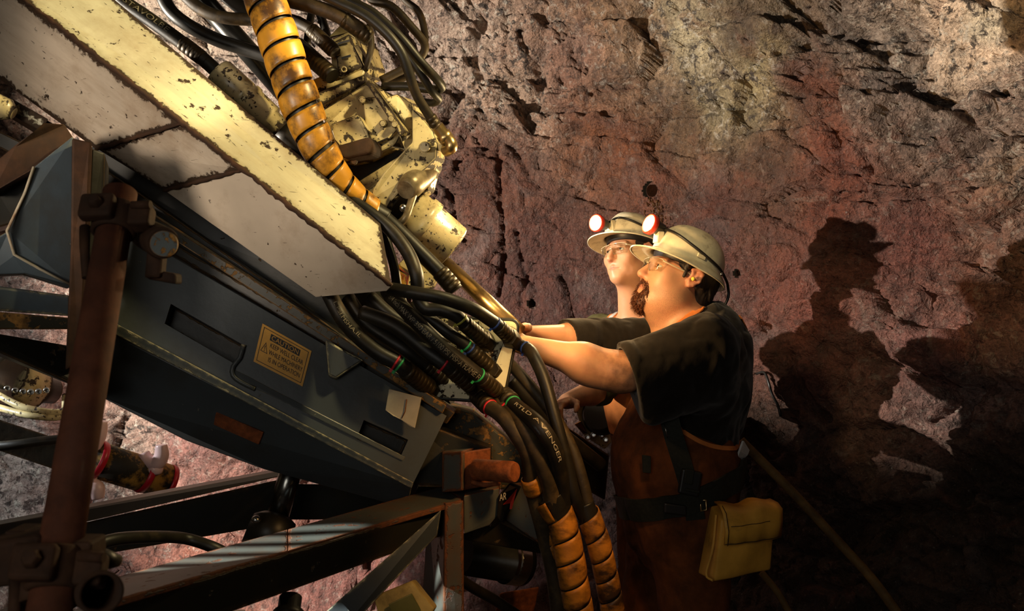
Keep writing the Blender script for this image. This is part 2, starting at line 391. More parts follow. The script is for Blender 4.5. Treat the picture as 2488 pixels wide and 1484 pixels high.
def clear_mat():
    m, nt, b = mat_new('clear_lens'); out = nt.nodes['Material Output']
    t = N_(nt, 'ShaderNodeBsdfTransparent'); g = N_(nt, 'ShaderNodeBsdfGlossy'); mx = N_(nt, 'ShaderNodeMixShader'); fr = N_(nt, 'ShaderNodeLayerWeight')
    t.inputs[0].default_value = (.93, .95, .93, 1); g.inputs['Roughness'].default_value = .04; fr.inputs[0].default_value = .5
    n = noise(nt, coords(nt), 40, 3)
    f = mth(nt, 'ADD', mth(nt, 'MULTIPLY', mth(nt, 'POWER', fr.outputs['Facing'], 4.0), .6), ramp(nt, n, .3, .8, .03, .08), None, True)
    nt.links.new(f, mx.inputs[0]); nt.links.new(t.outputs[0], mx.inputs[1]); nt.links.new(g.outputs[0], mx.inputs[2]); nt.links.new(mx.outputs[0], out.inputs[0])
    return m
M['clear'] = clear_mat()

def skin_mat(name, base, red, dirt_amt, stub):
    m, nt, b = mat_new(name); v = coords(nt)
    at = N_(nt, 'ShaderNodeAttribute', attribute_name='tone'); se = N_(nt, 'ShaderNodeSeparateColor'); nt.links.new(at.outputs['Color'], se.inputs[0])
    n1 = noise(nt, v, 45, 6, .6); n2 = noise(nt, v, 14, 5, .6); nf = noise(nt, v, 800, 2, .6)
    c = mixc(nt, ramp(nt, n1, .35, .7, 0, .5), base, red)
    c = mixc(nt, mth(nt, 'MULTIPLY', se.outputs[0], .8), c, (0.50, 0.17, 0.125))              # lips, ears, nose
    c = mixc(nt, mth(nt, 'MULTIPLY', mth(nt, 'MULTIPLY', se.outputs[1], ramp(nt, nf, .42, .62)), stub), c, (0.06, 0.028, 0.014))   # stubble, brows
    c = mixc(nt, mth(nt, 'MULTIPLY', mth(nt, 'MULTIPLY', se.outputs[2], ramp(nt, n2, .40, .62)), dirt_amt), c, (0.085, 0.036, 0.018))   # grime on arms
    nt.links.new(c, b.inputs['Base Color']); b.inputs['Roughness'].default_value = .48
    b.inputs['Subsurface Weight'].default_value = .12; b.inputs['Subsurface Radius'].default_value = (.6, .2, .1); b.inputs['Subsurface Scale'].default_value = .012
    bump(nt, b, n1, .0006)
    return m
M['skin_b'] = skin_mat('ruddy_skin', (0.60, 0.31, 0.165), (0.55, 0.24, 0.145), .8, .55)
M['skin_y'] = skin_mat('pale_skin', (0.50, 0.255, 0.135), (0.46, 0.19, 0.11), .8, .75)
# ------------------------------------------------------------------ the setting: rock wall and floor
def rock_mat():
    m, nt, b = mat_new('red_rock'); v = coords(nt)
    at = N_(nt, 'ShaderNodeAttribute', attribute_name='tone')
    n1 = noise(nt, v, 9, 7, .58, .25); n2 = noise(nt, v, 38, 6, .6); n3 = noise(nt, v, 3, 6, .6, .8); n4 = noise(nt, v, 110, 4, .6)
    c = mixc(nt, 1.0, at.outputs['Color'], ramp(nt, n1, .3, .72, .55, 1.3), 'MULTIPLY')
    c = mixc(nt, 1.0, c, ramp(nt, n2, .28, .72, .62, 1.32), 'MULTIPLY')
    c = mixc(nt, 1.0, c, ramp(nt, n4, .3, .7, .6, 1.35), 'MULTIPLY')
    c = mixc(nt, ramp(nt, noise(nt, v, 75, 6, .7), .62, .70, 0, .55), c, (0.42, 0.38, 0.33))       # pale grains
    c = mixc(nt, mth(nt, 'MULTIPLY', ramp(nt, n3, .54, .68), .35), c, (0.17, 0.13, 0.12))       # grey mineral patches
    c = mixc(nt, mth(nt, 'MULTIPLY', ramp(nt, noise(nt, v, 5.2, 8, .7, 1.2), .60, .70), .45), c, (0.33, 0.26, 0.21))   # pale crystals
    c = mixc(nt, mth(nt, 'MULTIPLY', ramp(nt, noise(nt, v, 4.1, 7, .66, .6), .56, .68), .45), c, (0.19, 0.052, 0.025))  # ochre stain
    lum = N_(nt, 'ShaderNodeRGBToBW'); nt.links.new(at.outputs['Color'], lum.inputs[0])
    hi = ramp(nt, lum.outputs[0], .07, .24)
    c = mixc(nt, mth(nt, 'MULTIPLY', ramp(nt, noise(nt, v, 19, 8, .70, .5), .52, .59), mth(nt, 'ADD', mth(nt, 'MULTIPLY', hi, .70), .24)), c, (0.035, 0.027, 0.024))      # dark mineral grains
    c = mixc(nt, mth(nt, 'MULTIPLY', ramp(nt, noise(nt, v, 27, 8, .72, .4), .55, .62), mth(nt, 'ADD', mth(nt, 'MULTIPLY', hi, .62), .05)), c, (0.56, 0.51, 0.43))   # pale crust
    c = mixc(nt, mth(nt, 'MULTIPLY', ramp(nt, noise(nt, v, 2.6, 6, .62, .9), .52, .66), .38), c, (0.085, 0.033, 0.026))    # dark red bands
    nt.links.new(c, b.inputs['Base Color'])
    nt.links.new(ramp(nt, n2, .3, .7, .5, .85), b.inputs['Roughness']); b.inputs['Specular IOR Level'].default_value = .4
    vo = N_(nt, 'ShaderNodeTexVoronoi', feature='DISTANCE_TO_EDGE'); vo.inputs['Scale'].default_value = 15
    wv = N_(nt, 'ShaderNodeVectorMath', operation='ADD'); nt.links.new(v, wv.inputs[0])
    wn = N_(nt, 'ShaderNodeTexNoise'); wn.inputs['Scale'].default_value = 7; nt.links.new(v, wn.inputs['Vector'])
    ws = N_(nt, 'ShaderNodeVectorMath', operation='SCALE'); ws.inputs['Scale'].default_value = .22; nt.links.new(wn.outputs['Color'], ws.inputs[0])
    nt.links.new(ws.outputs[0], wv.inputs[1]); nt.links.new(wv.outputs[0], vo.inputs['Vector'])
    hgt = mth(nt, 'ADD', mth(nt, 'ADD', mth(nt, 'MULTIPLY', n1, 1.0), mth(nt, 'MULTIPLY', n2, .62)), mth(nt, 'ADD', mth(nt, 'MULTIPLY', n4, .22), ramp(nt, vo.outputs[0], 0, .10, -.03, 0)))
    bump(nt, b, hgt, 0.040, 1.0)
    return m
M['rock'] = rock_mat()

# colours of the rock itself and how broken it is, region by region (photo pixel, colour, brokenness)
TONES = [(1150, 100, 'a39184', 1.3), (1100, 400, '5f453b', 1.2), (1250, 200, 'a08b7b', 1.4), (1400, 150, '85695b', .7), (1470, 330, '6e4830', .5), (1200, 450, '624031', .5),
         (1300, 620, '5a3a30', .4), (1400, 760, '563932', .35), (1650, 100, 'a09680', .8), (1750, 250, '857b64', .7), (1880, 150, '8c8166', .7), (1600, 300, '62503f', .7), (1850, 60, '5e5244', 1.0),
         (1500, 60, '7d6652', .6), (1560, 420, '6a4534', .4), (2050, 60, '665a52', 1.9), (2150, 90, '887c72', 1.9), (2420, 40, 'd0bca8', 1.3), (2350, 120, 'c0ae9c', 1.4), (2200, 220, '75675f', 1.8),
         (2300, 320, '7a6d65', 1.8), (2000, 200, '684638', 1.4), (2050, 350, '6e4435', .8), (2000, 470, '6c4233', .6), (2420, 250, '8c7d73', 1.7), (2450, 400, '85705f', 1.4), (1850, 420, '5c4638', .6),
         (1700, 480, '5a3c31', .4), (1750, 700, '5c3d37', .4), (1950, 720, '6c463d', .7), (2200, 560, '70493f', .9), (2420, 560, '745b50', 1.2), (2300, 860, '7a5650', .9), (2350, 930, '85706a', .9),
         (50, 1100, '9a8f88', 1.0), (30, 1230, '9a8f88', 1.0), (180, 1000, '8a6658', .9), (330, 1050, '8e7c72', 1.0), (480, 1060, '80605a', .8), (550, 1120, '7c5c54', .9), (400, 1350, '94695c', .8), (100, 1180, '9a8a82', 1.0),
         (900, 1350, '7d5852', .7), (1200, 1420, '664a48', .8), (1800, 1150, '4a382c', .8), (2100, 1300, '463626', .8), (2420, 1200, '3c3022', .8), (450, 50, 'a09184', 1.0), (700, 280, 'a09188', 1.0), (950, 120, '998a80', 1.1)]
CRACKS = [([(1185, -20), (1172, 60), (1150, 110), (1165, 165), (1160, 215)], .045, .035), ([(1330, 60), (1308, 130), (1285, 150), (1318, 190), (1302, 250)], .04, .03), ([(1205, -10), (1180, 40), (1165, 75)], .03, .018),
          ([(1085, 275), (1160, 262), (1260, 272), (1330, 268), (1500, 272), (1530, 255)], .03, .014), ([(1235, 370), (1330, 350), (1420, 330), (1480, 325)], .022, .012), ([(1218, 350), (1225, 470), (1232, 620), (1226, 720)], .02, .012), ([(1268, 560), (1282, 660), (1275, 740)], .018, .012),
          ([(1100, 470), (1115, 560)], .035, .02), ([(1540, 290), (1590, 265), (1680, 272), (1800, 258)], .02, .014), ([(1570, 30), (1565, 110), (1560, 165)], .03, .02), ([(2040, 480), (2200, 470), (2330, 440), (2440, 410)], .04, .02),
          ([(2160, 230), (2260, 222), (2360, 215), (2488, 185)], .05, .02), ([(1880, 110), (2000, 90), (2100, 40)], .04, .02), ([(2080, 330), (2110, 400), (2090, 480)], .03, .015), ([(1900, 850), (1935, 940), (2000, 1010)], .04, .02), ([(2270, 900), (2300, 960), (2260, 1010)], .05, .02)]

def build_wall():
    plan = [(-4.3, 0.6), (-4.25, 2.2), (-3.9, 3.6), (-3.2, 4.4), (-2.4, 4.62), (-1.3, 4.5), (-.3, 4.3), (.45, 3.98), (.92, 3.52), (1.26, 3.10), (1.49, 2.78), (1.64, 2.48), (1.78, 2.05), (1.9, 1.3), (1.95, 0.2)]
    line = spline([(x, y, 0) for x, y in plan], .004)
    acc = [0]
    for k in range(1, len(line)): acc.append(acc[-1] + (line[k] - line[k - 1]).length)
    acc = np.array(acc); lx = np.array([p.x for p in line]); ly = np.array([p.y for p in line])
    s = []; q = 0.0
    while q < acc[-1]:
        x = np.interp(q, acc, lx); y = np.interp(q, acc, ly)
        s.append(q); q += .0095 if (-3.0 < x < 2.0 and y > 2.2) else .06
    s = np.array(s)
    z = np.concatenate([np.arange(-.1, .5, .03), np.arange(.5, 3.15, .0095), np.arange(3.15, 3.7, .03)])
    X = np.interp(s, acc, lx); Y = np.interp(s, acc, ly)
    tx = np.gradient(X, s); ty = np.gradient(Y, s); l = np.hypot(tx, ty); nx, ny = ty / l, -tx / l       # towards the drift
    gx, gz = np.meshgrid(np.arange(len(s)), np.arange(len(z)), indexing='ij')
    px = X[gx].ravel(); py = Y[gx].ravel(); pz = z[gz].ravel(); nX = nx[gx].ravel(); nY = ny[gx].ravel()
    over = np.where(pz > 2.4, (pz - 2.4) ** 2 * .5, 0) + np.where(pz < .9, (.9 - pz) ** 2 * .35, 0)
    p = np.stack([px + nX * over, py + nY * over, pz], 1)
    # tone
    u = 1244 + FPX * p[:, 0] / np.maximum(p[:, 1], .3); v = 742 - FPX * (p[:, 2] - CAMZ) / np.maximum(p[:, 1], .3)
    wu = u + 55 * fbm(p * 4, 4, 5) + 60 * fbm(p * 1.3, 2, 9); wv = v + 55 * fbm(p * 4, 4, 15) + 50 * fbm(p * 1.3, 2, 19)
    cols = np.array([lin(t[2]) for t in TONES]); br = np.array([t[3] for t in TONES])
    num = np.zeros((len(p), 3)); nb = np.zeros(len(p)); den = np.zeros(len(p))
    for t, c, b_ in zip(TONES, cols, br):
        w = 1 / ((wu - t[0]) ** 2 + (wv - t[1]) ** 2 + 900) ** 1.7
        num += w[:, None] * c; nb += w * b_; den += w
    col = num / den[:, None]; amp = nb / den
    # shape
    q = p + .10 * np.stack([fbm(p * 2.2, 3, 31), fbm(p * 2.2, 3, 32), fbm(p * 2.2, 3, 33)], 1)
    d = .085 * fbm(p * .9, 3, 3)
    sk = np.array([[1, .0, .35], [0, 1, 0], [-.35, 0, 1.7]])
    for sc, aa, tilt in ((2.6, .055, .30), (7.5, .026, .34), (20., .011, .32)):
        f1, f2, c1, rnd = voro((q @ sk) * sc, int(sc * 10))
        off = (((q @ sk) * sc - c1) * rnd[:, :3]).sum(1) / sc
        d += amp * (aa * rnd[:, 3] + tilt * off * 1.5 - aa * .45 * np.exp(-((f2 - f1) / .07) ** 2))
    d += .012 * amp * fbm(p * 16, 4, 41) + .006 * fbm(p * 40, 3, 47)
    for pts, dep, wid in CRACKS:
        best = np.full(len(p), 1e9); uu = u + 16 * fbm(p * 12, 3, 61); vv = v + 16 * fbm(p * 12, 3, 62)
        for (x0, y0), (x1, y1) in zip(pts, pts[1:]):
            t = np.clip(((uu - x0) * (x1 - x0) + (vv - y0) * (y1 - y0)) / ((x1 - x0) ** 2 + (y1 - y0) ** 2), 0, 1)
            best = np.minimum(best, np.hypot(uu - x0 - t * (x1 - x0), vv - y0 - t * (y1 - y0)))
        d -= dep * 1.5 * np.exp(-(best / (wid * 480)) ** 2)
    p[:, 0] += nX * d; p[:, 1] += nY * d; p[:, 2] += .3 * (d - .03)
    n0, n1 = len(s), len(z); idx = np.arange(n0 * n1).reshape(n0, n1)
    faces = np.stack([idx[:-1, :-1], idx[1:, :-1], idx[1:, 1:], idx[:-1, 1:]], -1).reshape(-1, 4)
    # drill holes: faces are taken out and a bored tube is set in
    holes = [(1580, 462, 16.5), (1790, 664, 8.5), (1291, 738, 9.5)]
    uv = np.stack([1244 + FPX * p[:, 0] / np.maximum(p[:, 1], .3), 742 - FPX * (p[:, 2] - CAMZ) / np.maximum(p[:, 1], .3)], 1)
    fc = uv[faces].mean(1); keep = np.ones(len(faces), bool); ok = p[faces[:, 0], 1] > 2
    for hx, hy, hr in holes: keep &= ~((np.hypot(fc[:, 0] - hx, fc[:, 1] - hy) < hr * 1.22) & ok)
    me = bpy.data.meshes.new('wall_back')
    faces = faces[keep]
    extra_v = []; extra_f = []; extra_c = []; base = len(p)
    for hx, hy, hr in holes:
        near = np.argsort(np.hypot(uv[:, 0] - hx, uv[:, 1] - hy) + np.where(p[:, 1] > 2, 0, 1e6))[:60]
        dep = p[near, 1].mean(); c = P(hx, hy, dep - .004); r = hr * dep / FPX
        k = int(near[0]); ax = Vector((-nX[k], -nY[k], .05)).normalized(); e1 = ax.cross(Vector((0, 0, 1))).normalized(); e2 = e1.cross(ax)
        b0 = base + len(extra_v); m = 28
        for rr, tt in ((1.75, .07), (1.30, .028), (1.0, .012), (1.0, 1.2), (.02, 1.22)):
            for j in range(m):
                a = 2 * math.pi * j / m; jit = 1 + (.05 * math.sin(5 * a + hx) if rr == 1.0 and tt == 0 else 0)
                extra_v.append(c + ax * tt + (e1 * math.cos(a) + e2 * math.sin(a)) * (r * rr * jit)); extra_c.append(col[k])
        for g in range(4):
            for j in range(m):
                extra_f.append((b0 + g * m + j, b0 + g * m + (j + 1) % m, b0 + (g + 1) * m + (j + 1) % m, b0 + (g + 1) * m + j))
    V = np.concatenate([p, np.array([tuple(e) for e in extra_v])]); F = np.concatenate([faces, np.array(extra_f)]); C = np.concatenate([col, np.array(extra_c)])
    me.vertices.add(len(V)); me.vertices.foreach_set('co', V.ravel())
    me.loops.add(F.size); me.loops.foreach_set('vertex_index', F.ravel().astype(np.int32))
    me.polygons.add(len(F)); me.polygons.foreach_set('loop_start', np.arange(0, F.size, 4, dtype=np.int32))
    me.polygons.foreach_set('loop_total', np.full(len(F), 4, np.int32))
    me.polygons.foreach_set('use_smooth', np.ones(len(F), bool)); me.update()
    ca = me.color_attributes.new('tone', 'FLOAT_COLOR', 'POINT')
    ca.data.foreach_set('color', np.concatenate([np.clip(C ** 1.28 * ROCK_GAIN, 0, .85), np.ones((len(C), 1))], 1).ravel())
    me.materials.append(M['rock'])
    o = bpy.data.objects.new('wall_back', me); COL.objects.link(o); o['kind'] = 'structure'
    return p
ROCK_GAIN = 1.72
WALLP = build_wall()

def wall_depth(px, py):
    u = 1244 + FPX * WALLP[:, 0] / np.maximum(WALLP[:, 1], .3); v = 742 - FPX * (WALLP[:, 2] - CAMZ) / np.maximum(WALLP[:, 1], .3)
    k = np.argsort(np.hypot(u - px, v - py) + np.where(WALLP[:, 1] > 1.5, 0, 1e6))[:8]
    return float(WALLP[k, 1].mean())

def build_floor():
    xs = np.arange(-4.4, 2.8, .06); ys = np.arange(-2.5, 5.0, .06)
    g = np.stack(np.meshgrid(xs, ys, indexing='ij'), -1).reshape(-1, 2)
    p3 = np.concatenate([g, np.zeros((len(g), 1))], 1)
    zz = .03 * fbm(p3 * 1.3, 4, 71) + .012 * fbm(p3 * 9, 3, 75) - .02
    V = np.concatenate([g, zz[:, None]], 1); n0, n1 = len(xs), len(ys); idx = np.arange(n0 * n1).reshape(n0, n1)
    F = np.stack([idx[:-1, :-1], idx[1:, :-1], idx[1:, 1:], idx[:-1, 1:]], -1).reshape(-1, 4)
    me = bpy.data.meshes.new('floor'); me.from_pydata(V.tolist(), [], F.tolist())
    me.polygons.foreach_set('use_smooth', [True] * len(F)); me.materials.append(plain('wet_mud', (0.055, 0.038, 0.026), .6, 0, .5, 8, .01, .4, (0.09, 0.055, 0.04), (.45, .7)))
    o = bpy.data.objects.new('floor', me); COL.objects.link(o); o['kind'] = 'structure'
build_floor()

# water seeping out of the large drill hole
def build_seep():
    rnd = random.Random(4); b = MB()
    for k in range(120):
        t = rnd.random(); x = 1584 + t * 34 + rnd.gauss(0, 9 + t * 10); y = 484 + t * 92
        d = wall_depth(x, y) - .004; r = rnd.uniform(.002, .0048)
        b.ball(P(x, y, d), (r, r * .35, r * rnd.uniform(1.2, 2.6)), 10, 6)
    o = b.build('water_seep', plain('wet_seep', (0.07, 0.028, 0.010), .04, 0, .3, 30, 0, 1.0))
    tag(o, 'glistening beads of water running down from the large drill hole', 'water', None, 'stuff')
build_seep()
# ------------------------------------------------------------------ the drill rig: beam, housing, rails, frame
def quadpx(mb, c4, thick):
    mb.slab([P(*c) for c in c4], thick)

# feed beam of cream paint
beam = thing('drill_feed', 'long cream painted steel beam sloping down from the upper left, rust along its edges', 'beam', P(500, 420, 1.9))
A0, A1 = (162, -100, 1.98), (925, 543, 2.02)
B0, B1 = (-70, -100, 1.86), (952, 694, 1.90)
C0, Cm, Cn, Ce = (-130, 95, 1.98), (236, 362, 1.98), (400, 462, 2.0), (768, 721, 2.0)
b = MB()
pa0, pa1, pb0, pb1 = P(*A0), P(*A1), P(*B0), P(*B1)
nrm = (pb1 - pb0).cross(pa0 - pb0).normalized()
if nrm.y > 0: nrm = -nrm
b.slab([pb0, pb1, pa1, pa0], -nrm * .012)
b.build('side_plate', M['cream'], beam, bevel=.002)
pc0, pcm, pcn, pce = P(*C0), P(*Cm), P(*Cn), P(*Ce)
def onB(t, lift=0.0): return pb0.lerp(pb1, t)
# underside of three plates, the joints step
tB1, tB2 = .497, .640            # joints along the lower edge
j1, j2 = onB(tB1), onB(tB2)
un = (pb1 - pb0).cross(pc0 - pb0).normalized()
if un.y > 0: un = -un
for (q, off) in (([pc0, pcm, j1, pb0], .004), ([pcm, pcn, j2, j1], .0), ([pcn, pce, P(940, 706, 1.91), pb1, j2], .002)):
    m = MB(); m.slab([x + un * off for x in q], -un * .012); m.build('bottom_plate', M['cream_under'], beam, bevel=.0015)
m = MB()                          # back and top of the box section, closing it
back = (pa0 - pb0) * .15 + Vector((0, .16, 0))
m.hexa([pa0 - nrm * .013, pa1 - nrm * .013, pa1 + Vector((-.07, .03, -.05)), pa0 + Vector((-.06, .05, -.05)), pc0 - un * .013, pce - un * .013, pce + Vector((.02, .08, .02)), pc0 + Vector((0, .1, .02))])
m.build('rear_plate', M['dark'], beam)
rs = random.Random(3)
m = MB(); pts = [pb0.lerp(pb1, k / 140) + Vector((0, -.0015, 0)) + Vector((rs.uniform(-1, 1), 0, rs.uniform(-1, 1))) * .0018 for k in range(141)]
m.tube(pts, [.0036 + rs.random() * .0040 for _ in pts], 8); m.build('weld_seam', M['rust_dark'], beam)
for a_, c_ in ((pcm, j1), (pcn, j2)):
    m = MB(); pts = [a_.lerp(c_, k / 24) + un * .004 + Vector((rs.uniform(-1, 1), 0, rs.uniform(-1, 1))) * .0012 for k in range(25)]
    m.tube(pts, [.0032 + rs.random() * .003 for _ in pts], 8); m.build('weld_seam', M['rust_dark'], beam)

# slide rail under the beam and the grey housing below it
house = thing('boom_housing', 'long blue grey steel boom housing with recessed slots and a rusty rail on top', 'machine housing', P(700, 950, 2.0))
rail = house
m = MB(); m.hexa([P(230, 395, 2.08), P(1105, 1003, 2.1), P(1085, 1030, 2.1), P(205, 450, 2.08), P(250, 380, 2.3), P(1115, 985, 2.3), P(1085, 1030, 2.3), P(205, 450, 2.3)])
m.build('rail_bar', M['dark'], rail, bevel=.003)
m = MB(); m.slab([P(225, 350, 2.12), P(420, 465, 2.14), P(800, 700, 2.16), P(940, 700, 2.2), P(1100, 990, 2.2), P(300, 560, 2.14), P(210, 460, 2.12)], (0, .16, .02)); m.build('backing_plate', M['dark'], rail)
m = MB(); m.hexa([P(335, 498, 2.03), P(1085, 985, 2.04), P(1075, 1004, 2.04), P(330, 522, 2.03), P(335, 490, 2.09), P(1085, 978, 2.09), P(1075, 1004, 2.09), P(330, 522, 2.09)])
m.build('wear_strip', M['railrust'], rail, bevel=.002)
m = MB(); m.hexa([P(420, 590, 2.05), P(890, 868, 2.06), P(884, 892, 2.06), P(412, 612, 2.05), P(420, 590, 2.12), P(890, 868, 2.12), P(884, 892, 2.12), P(412, 612, 2.12)])
m.build('lower_strip', M['dark'], rail, bevel=.002)

HT0, HT1, HB1, HB0 = (300, 555, 1.98), (1085, 1010, 2.06), (1005, 1172, 2.02), (262, 775, 1.93)
pT0, pT1, pB1, pB0 = P(*HT0), P(*HT1), P(*HB1), P(*HB0)
def hq(u, v, off=0.0):
    """point on the housing face, u along, v down"""
    q = pT0.lerp(pT1, u).lerp(pB0.lerp(pB1, u), v); return q + hn * off
hn = (pT1 - pT0).cross(pB0 - pT0).normalized()
if hn.y > 0: hn = -hn
def h_uv(px, py):
    """where the ray of a pixel meets the housing face, as u, v"""
    d = P(px, py, 1.0) - Vector((0, 0, CAMZ)); t = (pT0 - Vector((0, 0, CAMZ))).dot(hn) / d.dot(hn)
    return Vector((0, 0, CAMZ)) + d * t
def hface(px, py, off=0.0): return h_uv(px, py) + hn * off
# face plate with a slot cut out: built from panels round the recess
s1 = [(415, 738), (592, 838), (574, 886), (400, 786)]
s2 = [(884, 1020), (992, 1068), (972, 1112), (866, 1066)]
m = MB()
outer = [(300, 555), (1085, 1010), (1005, 1172), (262, 775)]
def rim(o4, i4):
    for k in range(4):
        m.slab([hface(*o4[k]), hface(*o4[(k + 1) % 4]), hface(*i4[(k + 1) % 4]), hface(*i4[k])], -hn * .012, False)
midT, midB = (720, 798), (650, 983)
rim([outer[0], midT, midB, outer[3]], s1); rim([midT, outer[1], outer[2], midB], s2)
m.build('face_plate', M['grey'], house)
for s_ in (s1, s2):
    m = MB(); m.slab([hface(*q, -.05) for q in s_], -hn * .006)
    for k in range(4): m.slab([hface(*s_[k]), hface(*s_[(k + 1) % 4]), hface(*s_[(k + 1) % 4], -.05), hface(*s_[k], -.05)], Vector((0, .001, 0)))
    m.build('slot_recess', M['dark'], house)
m = MB(); m.hexa([hface(300, 555, -.014), hface(1085, 1010, -.014), hface(1005, 1172, -.014), hface(262, 775, -.014)] + [q + Vector((0, .42, .03)) for q in (pT0, pT1, pB1, pB0)])
hb = m.build('inner_box', M['dark'], house)
hb.data.transform(Matrix.Translation((0, .055, 0)))
m = MB(); m.slab([hface(560, 893, .002), hface(600, 912, .002), hface(668, 948, .002), hface(985, 1110, .002), hface(978, 1120, .004), hface(660, 962, .004), hface(575, 925, .004), hface(556, 905, .004)], -hn * .008)
m.build('stiffener', M['grey'], house, bevel=.002)
m = MB(); m.tube(spline([hface(592, 838, .004), hface(583, 870, .004), hface(567, 890, .004), hface(566, 912, .004), hface(585, 928, .004), hface(620, 945, .004)]), .006, 8); m.build('bent_lip', M['grey'], house)
# lower channel
LC = [(250, 800, 1.93), (1000, 1178, 2.03), (990, 1235, 2.10), (640, 1140, 2.06), (450, 1070, 2.02), (245, 965, 1.98)]
m = MB(); m.slab([P(*q) for q in LC], Vector((0, .36, .0))); m.build('lower_channel', M['grey'], house, bevel=.003)
m = MB(); m.hexa([P(262, 775, 1.91), P(1005, 1172, 2.0), P(1000, 1186, 2.0), P(255, 800, 1.91), P(262, 775, 1.96), P(1005, 1172, 2.05), P(1000, 1186, 2.05), P(255, 800, 1.96)])
m.build('edge_flange', M['grey'], house, bevel=.002)
m = MB(); m.slab([P(525, 1000, 1.985), P(640, 1050, 1.99), P(628, 1080, 2.0), P(515, 1030, 1.995)], Vector((0, .01, 0))); m.build('rusty_patch_plate', M['pin'], house, bevel=.001)
# lug on the housing, right of the sign
m = MB(); m.slab([hface(790, 828, .03), hface(882, 880, .035), hface(815, 924, .03), hface(797, 915, .03)], -hn * .034); m.build('lug', M['grey'], house, bevel=.006)
m = MB(); m.hexa([P(985, 1010, 2.08), P(1190, 1090, 2.12), P(1190, 1190, 2.12), P(985, 1175, 2.06), P(985, 1010, 2.3), P(1200, 1070, 2.3), P(1200, 1190, 2.3), P(985, 1175, 2.3)])
m.build('end_block', M['dark'], house, bevel=.004)
m = MB(); m.slab([P(1000, 955, 2.16), P(1150, 1000, 2.2), P(1285, 1110, 2.22), P(1300, 1190, 2.22), P(1200, 1190, 2.2), P(1060, 1110, 2.16)], (0, .08, 0)); m.build('end_arm', M['railrust'], house, bevel=.006)

# caution sign
sg = thing('caution_sign', 'yellow rectangular caution sign with black writing stuck on the dark grey housing', 'sign', hface(686, 862))
cTL, cTR, cBR, cBL = hface(638, 786, .0025), hface(757, 853, .0025), hface(735, 939, .0025), hface(616, 878, .0025)
def sgn(u, v, off=.0): return cTL.lerp(cTR, u).lerp(cBL.lerp(cBR, u), v) + hn * off
m = MB(); m.slab([cTL, cTR, cBR, cBL], -hn * .0012); m.build('plate', M['sign'], sg)
def sheet(par, name, mat, us, off=.0008, th=.0004):
    m = MB()
    for r_ in us: m.slab([sgn(r_[0], r_[1], off), sgn(r_[2], r_[1], off), sgn(r_[2], r_[3], off), sgn(r_[0], r_[3], off)], -hn * th)
    return m.build(name, mat, par)
sheet(sg, 'border', M['ink'], [(.045, .06, .955, .075), (.045, .925, .955, .94), (.045, .06, .055, .94), (.945, .06, .955, .94)])
sheet(sg, 'heading_bar', M['ink'], [(.20, .13, .80, .30)])
def letters(par, name, body, mat, u0, u1, v0, v1, mapf):
    v, f = text_verts(body, 1.0)
    x0 = min(q.x for q in v); x1 = max(q.x for q in v); y0 = 0.0; y1 = max(q.y for q in v)
    raw(name, [mapf(u0 + (q.x - x0) / (x1 - x0) * (u1 - u0), v1 + (q.y - y0) / (y1 - y0) * (v0 - v1)) for q in v], f, mat, par)
letters(sg, 'heading', 'CAUTION', M['sign'], .23, .77, .155, .275, lambda u, v: sgn(u, v, .0016))
for t_, u0, u1, v0, v1 in (('KEEP WELL CLEAR', .235, .90, .35, .47), ('WHILE MACHINERY', .235, .92, .53, .65), ('IS IN OPERATION', .26, .90, .71, .83)):
    letters(sg, 'line_of_text', t_, M['ink'], u0, u1, v0, v1, lambda u, v: sgn(u, v, .0010))
m = MB()
tri = [(.145, .40), (.215, .66), (.075, .66)]
for k in range(3):
    a_, c_ = tri[k], tri[(k + 1) % 3]; cx, cy = .145, .575
    i1 = (a_[0] + (cx - a_[0]) * .17, a_[1] + (cy - a_[1]) * .17); i2 = (c_[0] + (cx - c_[0]) * .17, c_[1] + (cy - c_[1]) * .17)
    m.slab([sgn(*a_, .001), sgn(*c_, .001), sgn(*i2, .001), sgn(*i1, .001)], -hn * .0004)
m.slab([sgn(.138, .49, .001), sgn(.152, .49, .001), sgn(.148, .585, .001), sgn(.142, .585, .001)], -hn * .0004); m.slab([sgn(.139, .60, .001), sgn(.151, .60, .001), sgn(.151, .625, .001), sgn(.139, .625, .001)], -hn * .0004)
m.build('warning_triangle', M['ink'], sg)

# left bracket of the boom
br = thing('boom_bracket', 'blue grey folded steel bracket with pale chipped edges at the left under the beam', 'bracket', P(100, 600, 1.75))
m = MB(); m.slab([P(82, 406, 1.66), P(178, 330, 1.72), P(176, 695, 1.70), P(34, 618, 1.62), P(17, 561, 1.60)], Vector((-.012, .02, 0))); m.build('cheek_plate', M['blue'], br, bevel=.003)
m = MB(); m.tube([P(x, y, d) for x, y, d in ((82, 406, 1.655), (60, 470, 1.635), (17, 561, 1.595), (34, 618, 1.615), (100, 655, 1.65), (176, 694, 1.69))], .0028, 8); m.build('chipped_edge', M['tag'], br)
m = MB(); m.slab([P(106, 302, 1.70), P(155, 300, 1.76), P(185, 345, 1.76), P(84, 408, 1.66), P(-20, 470, 1.64), P(-20, 400, 1.66), P(36, 352, 1.68)], Vector((-.05, .12, .0))); m.build('top_fold', M['rust_dark'], br, bevel=.004)
m = MB(); m.slab([P(-30, 430, 1.68), P(84, 406, 1.70), P(40, 540, 1.72), P(-30, 560, 1.70)], Vector((-.06, .1, 0))); m.build('inner_web', M['dark'], br, bevel=.003)
m = MB(); m.slab([P(-30, 590, 1.60), P(22, 560, 1.62), P(36, 620, 1.63), P(172, 692, 1.70), P(172, 700, 1.72), P(60, 665, 1.65), P(-30, 668, 1.62)], Vector((-.06, .1, .0))); m.build('side_fold', M['blue'], br, bevel=.003)
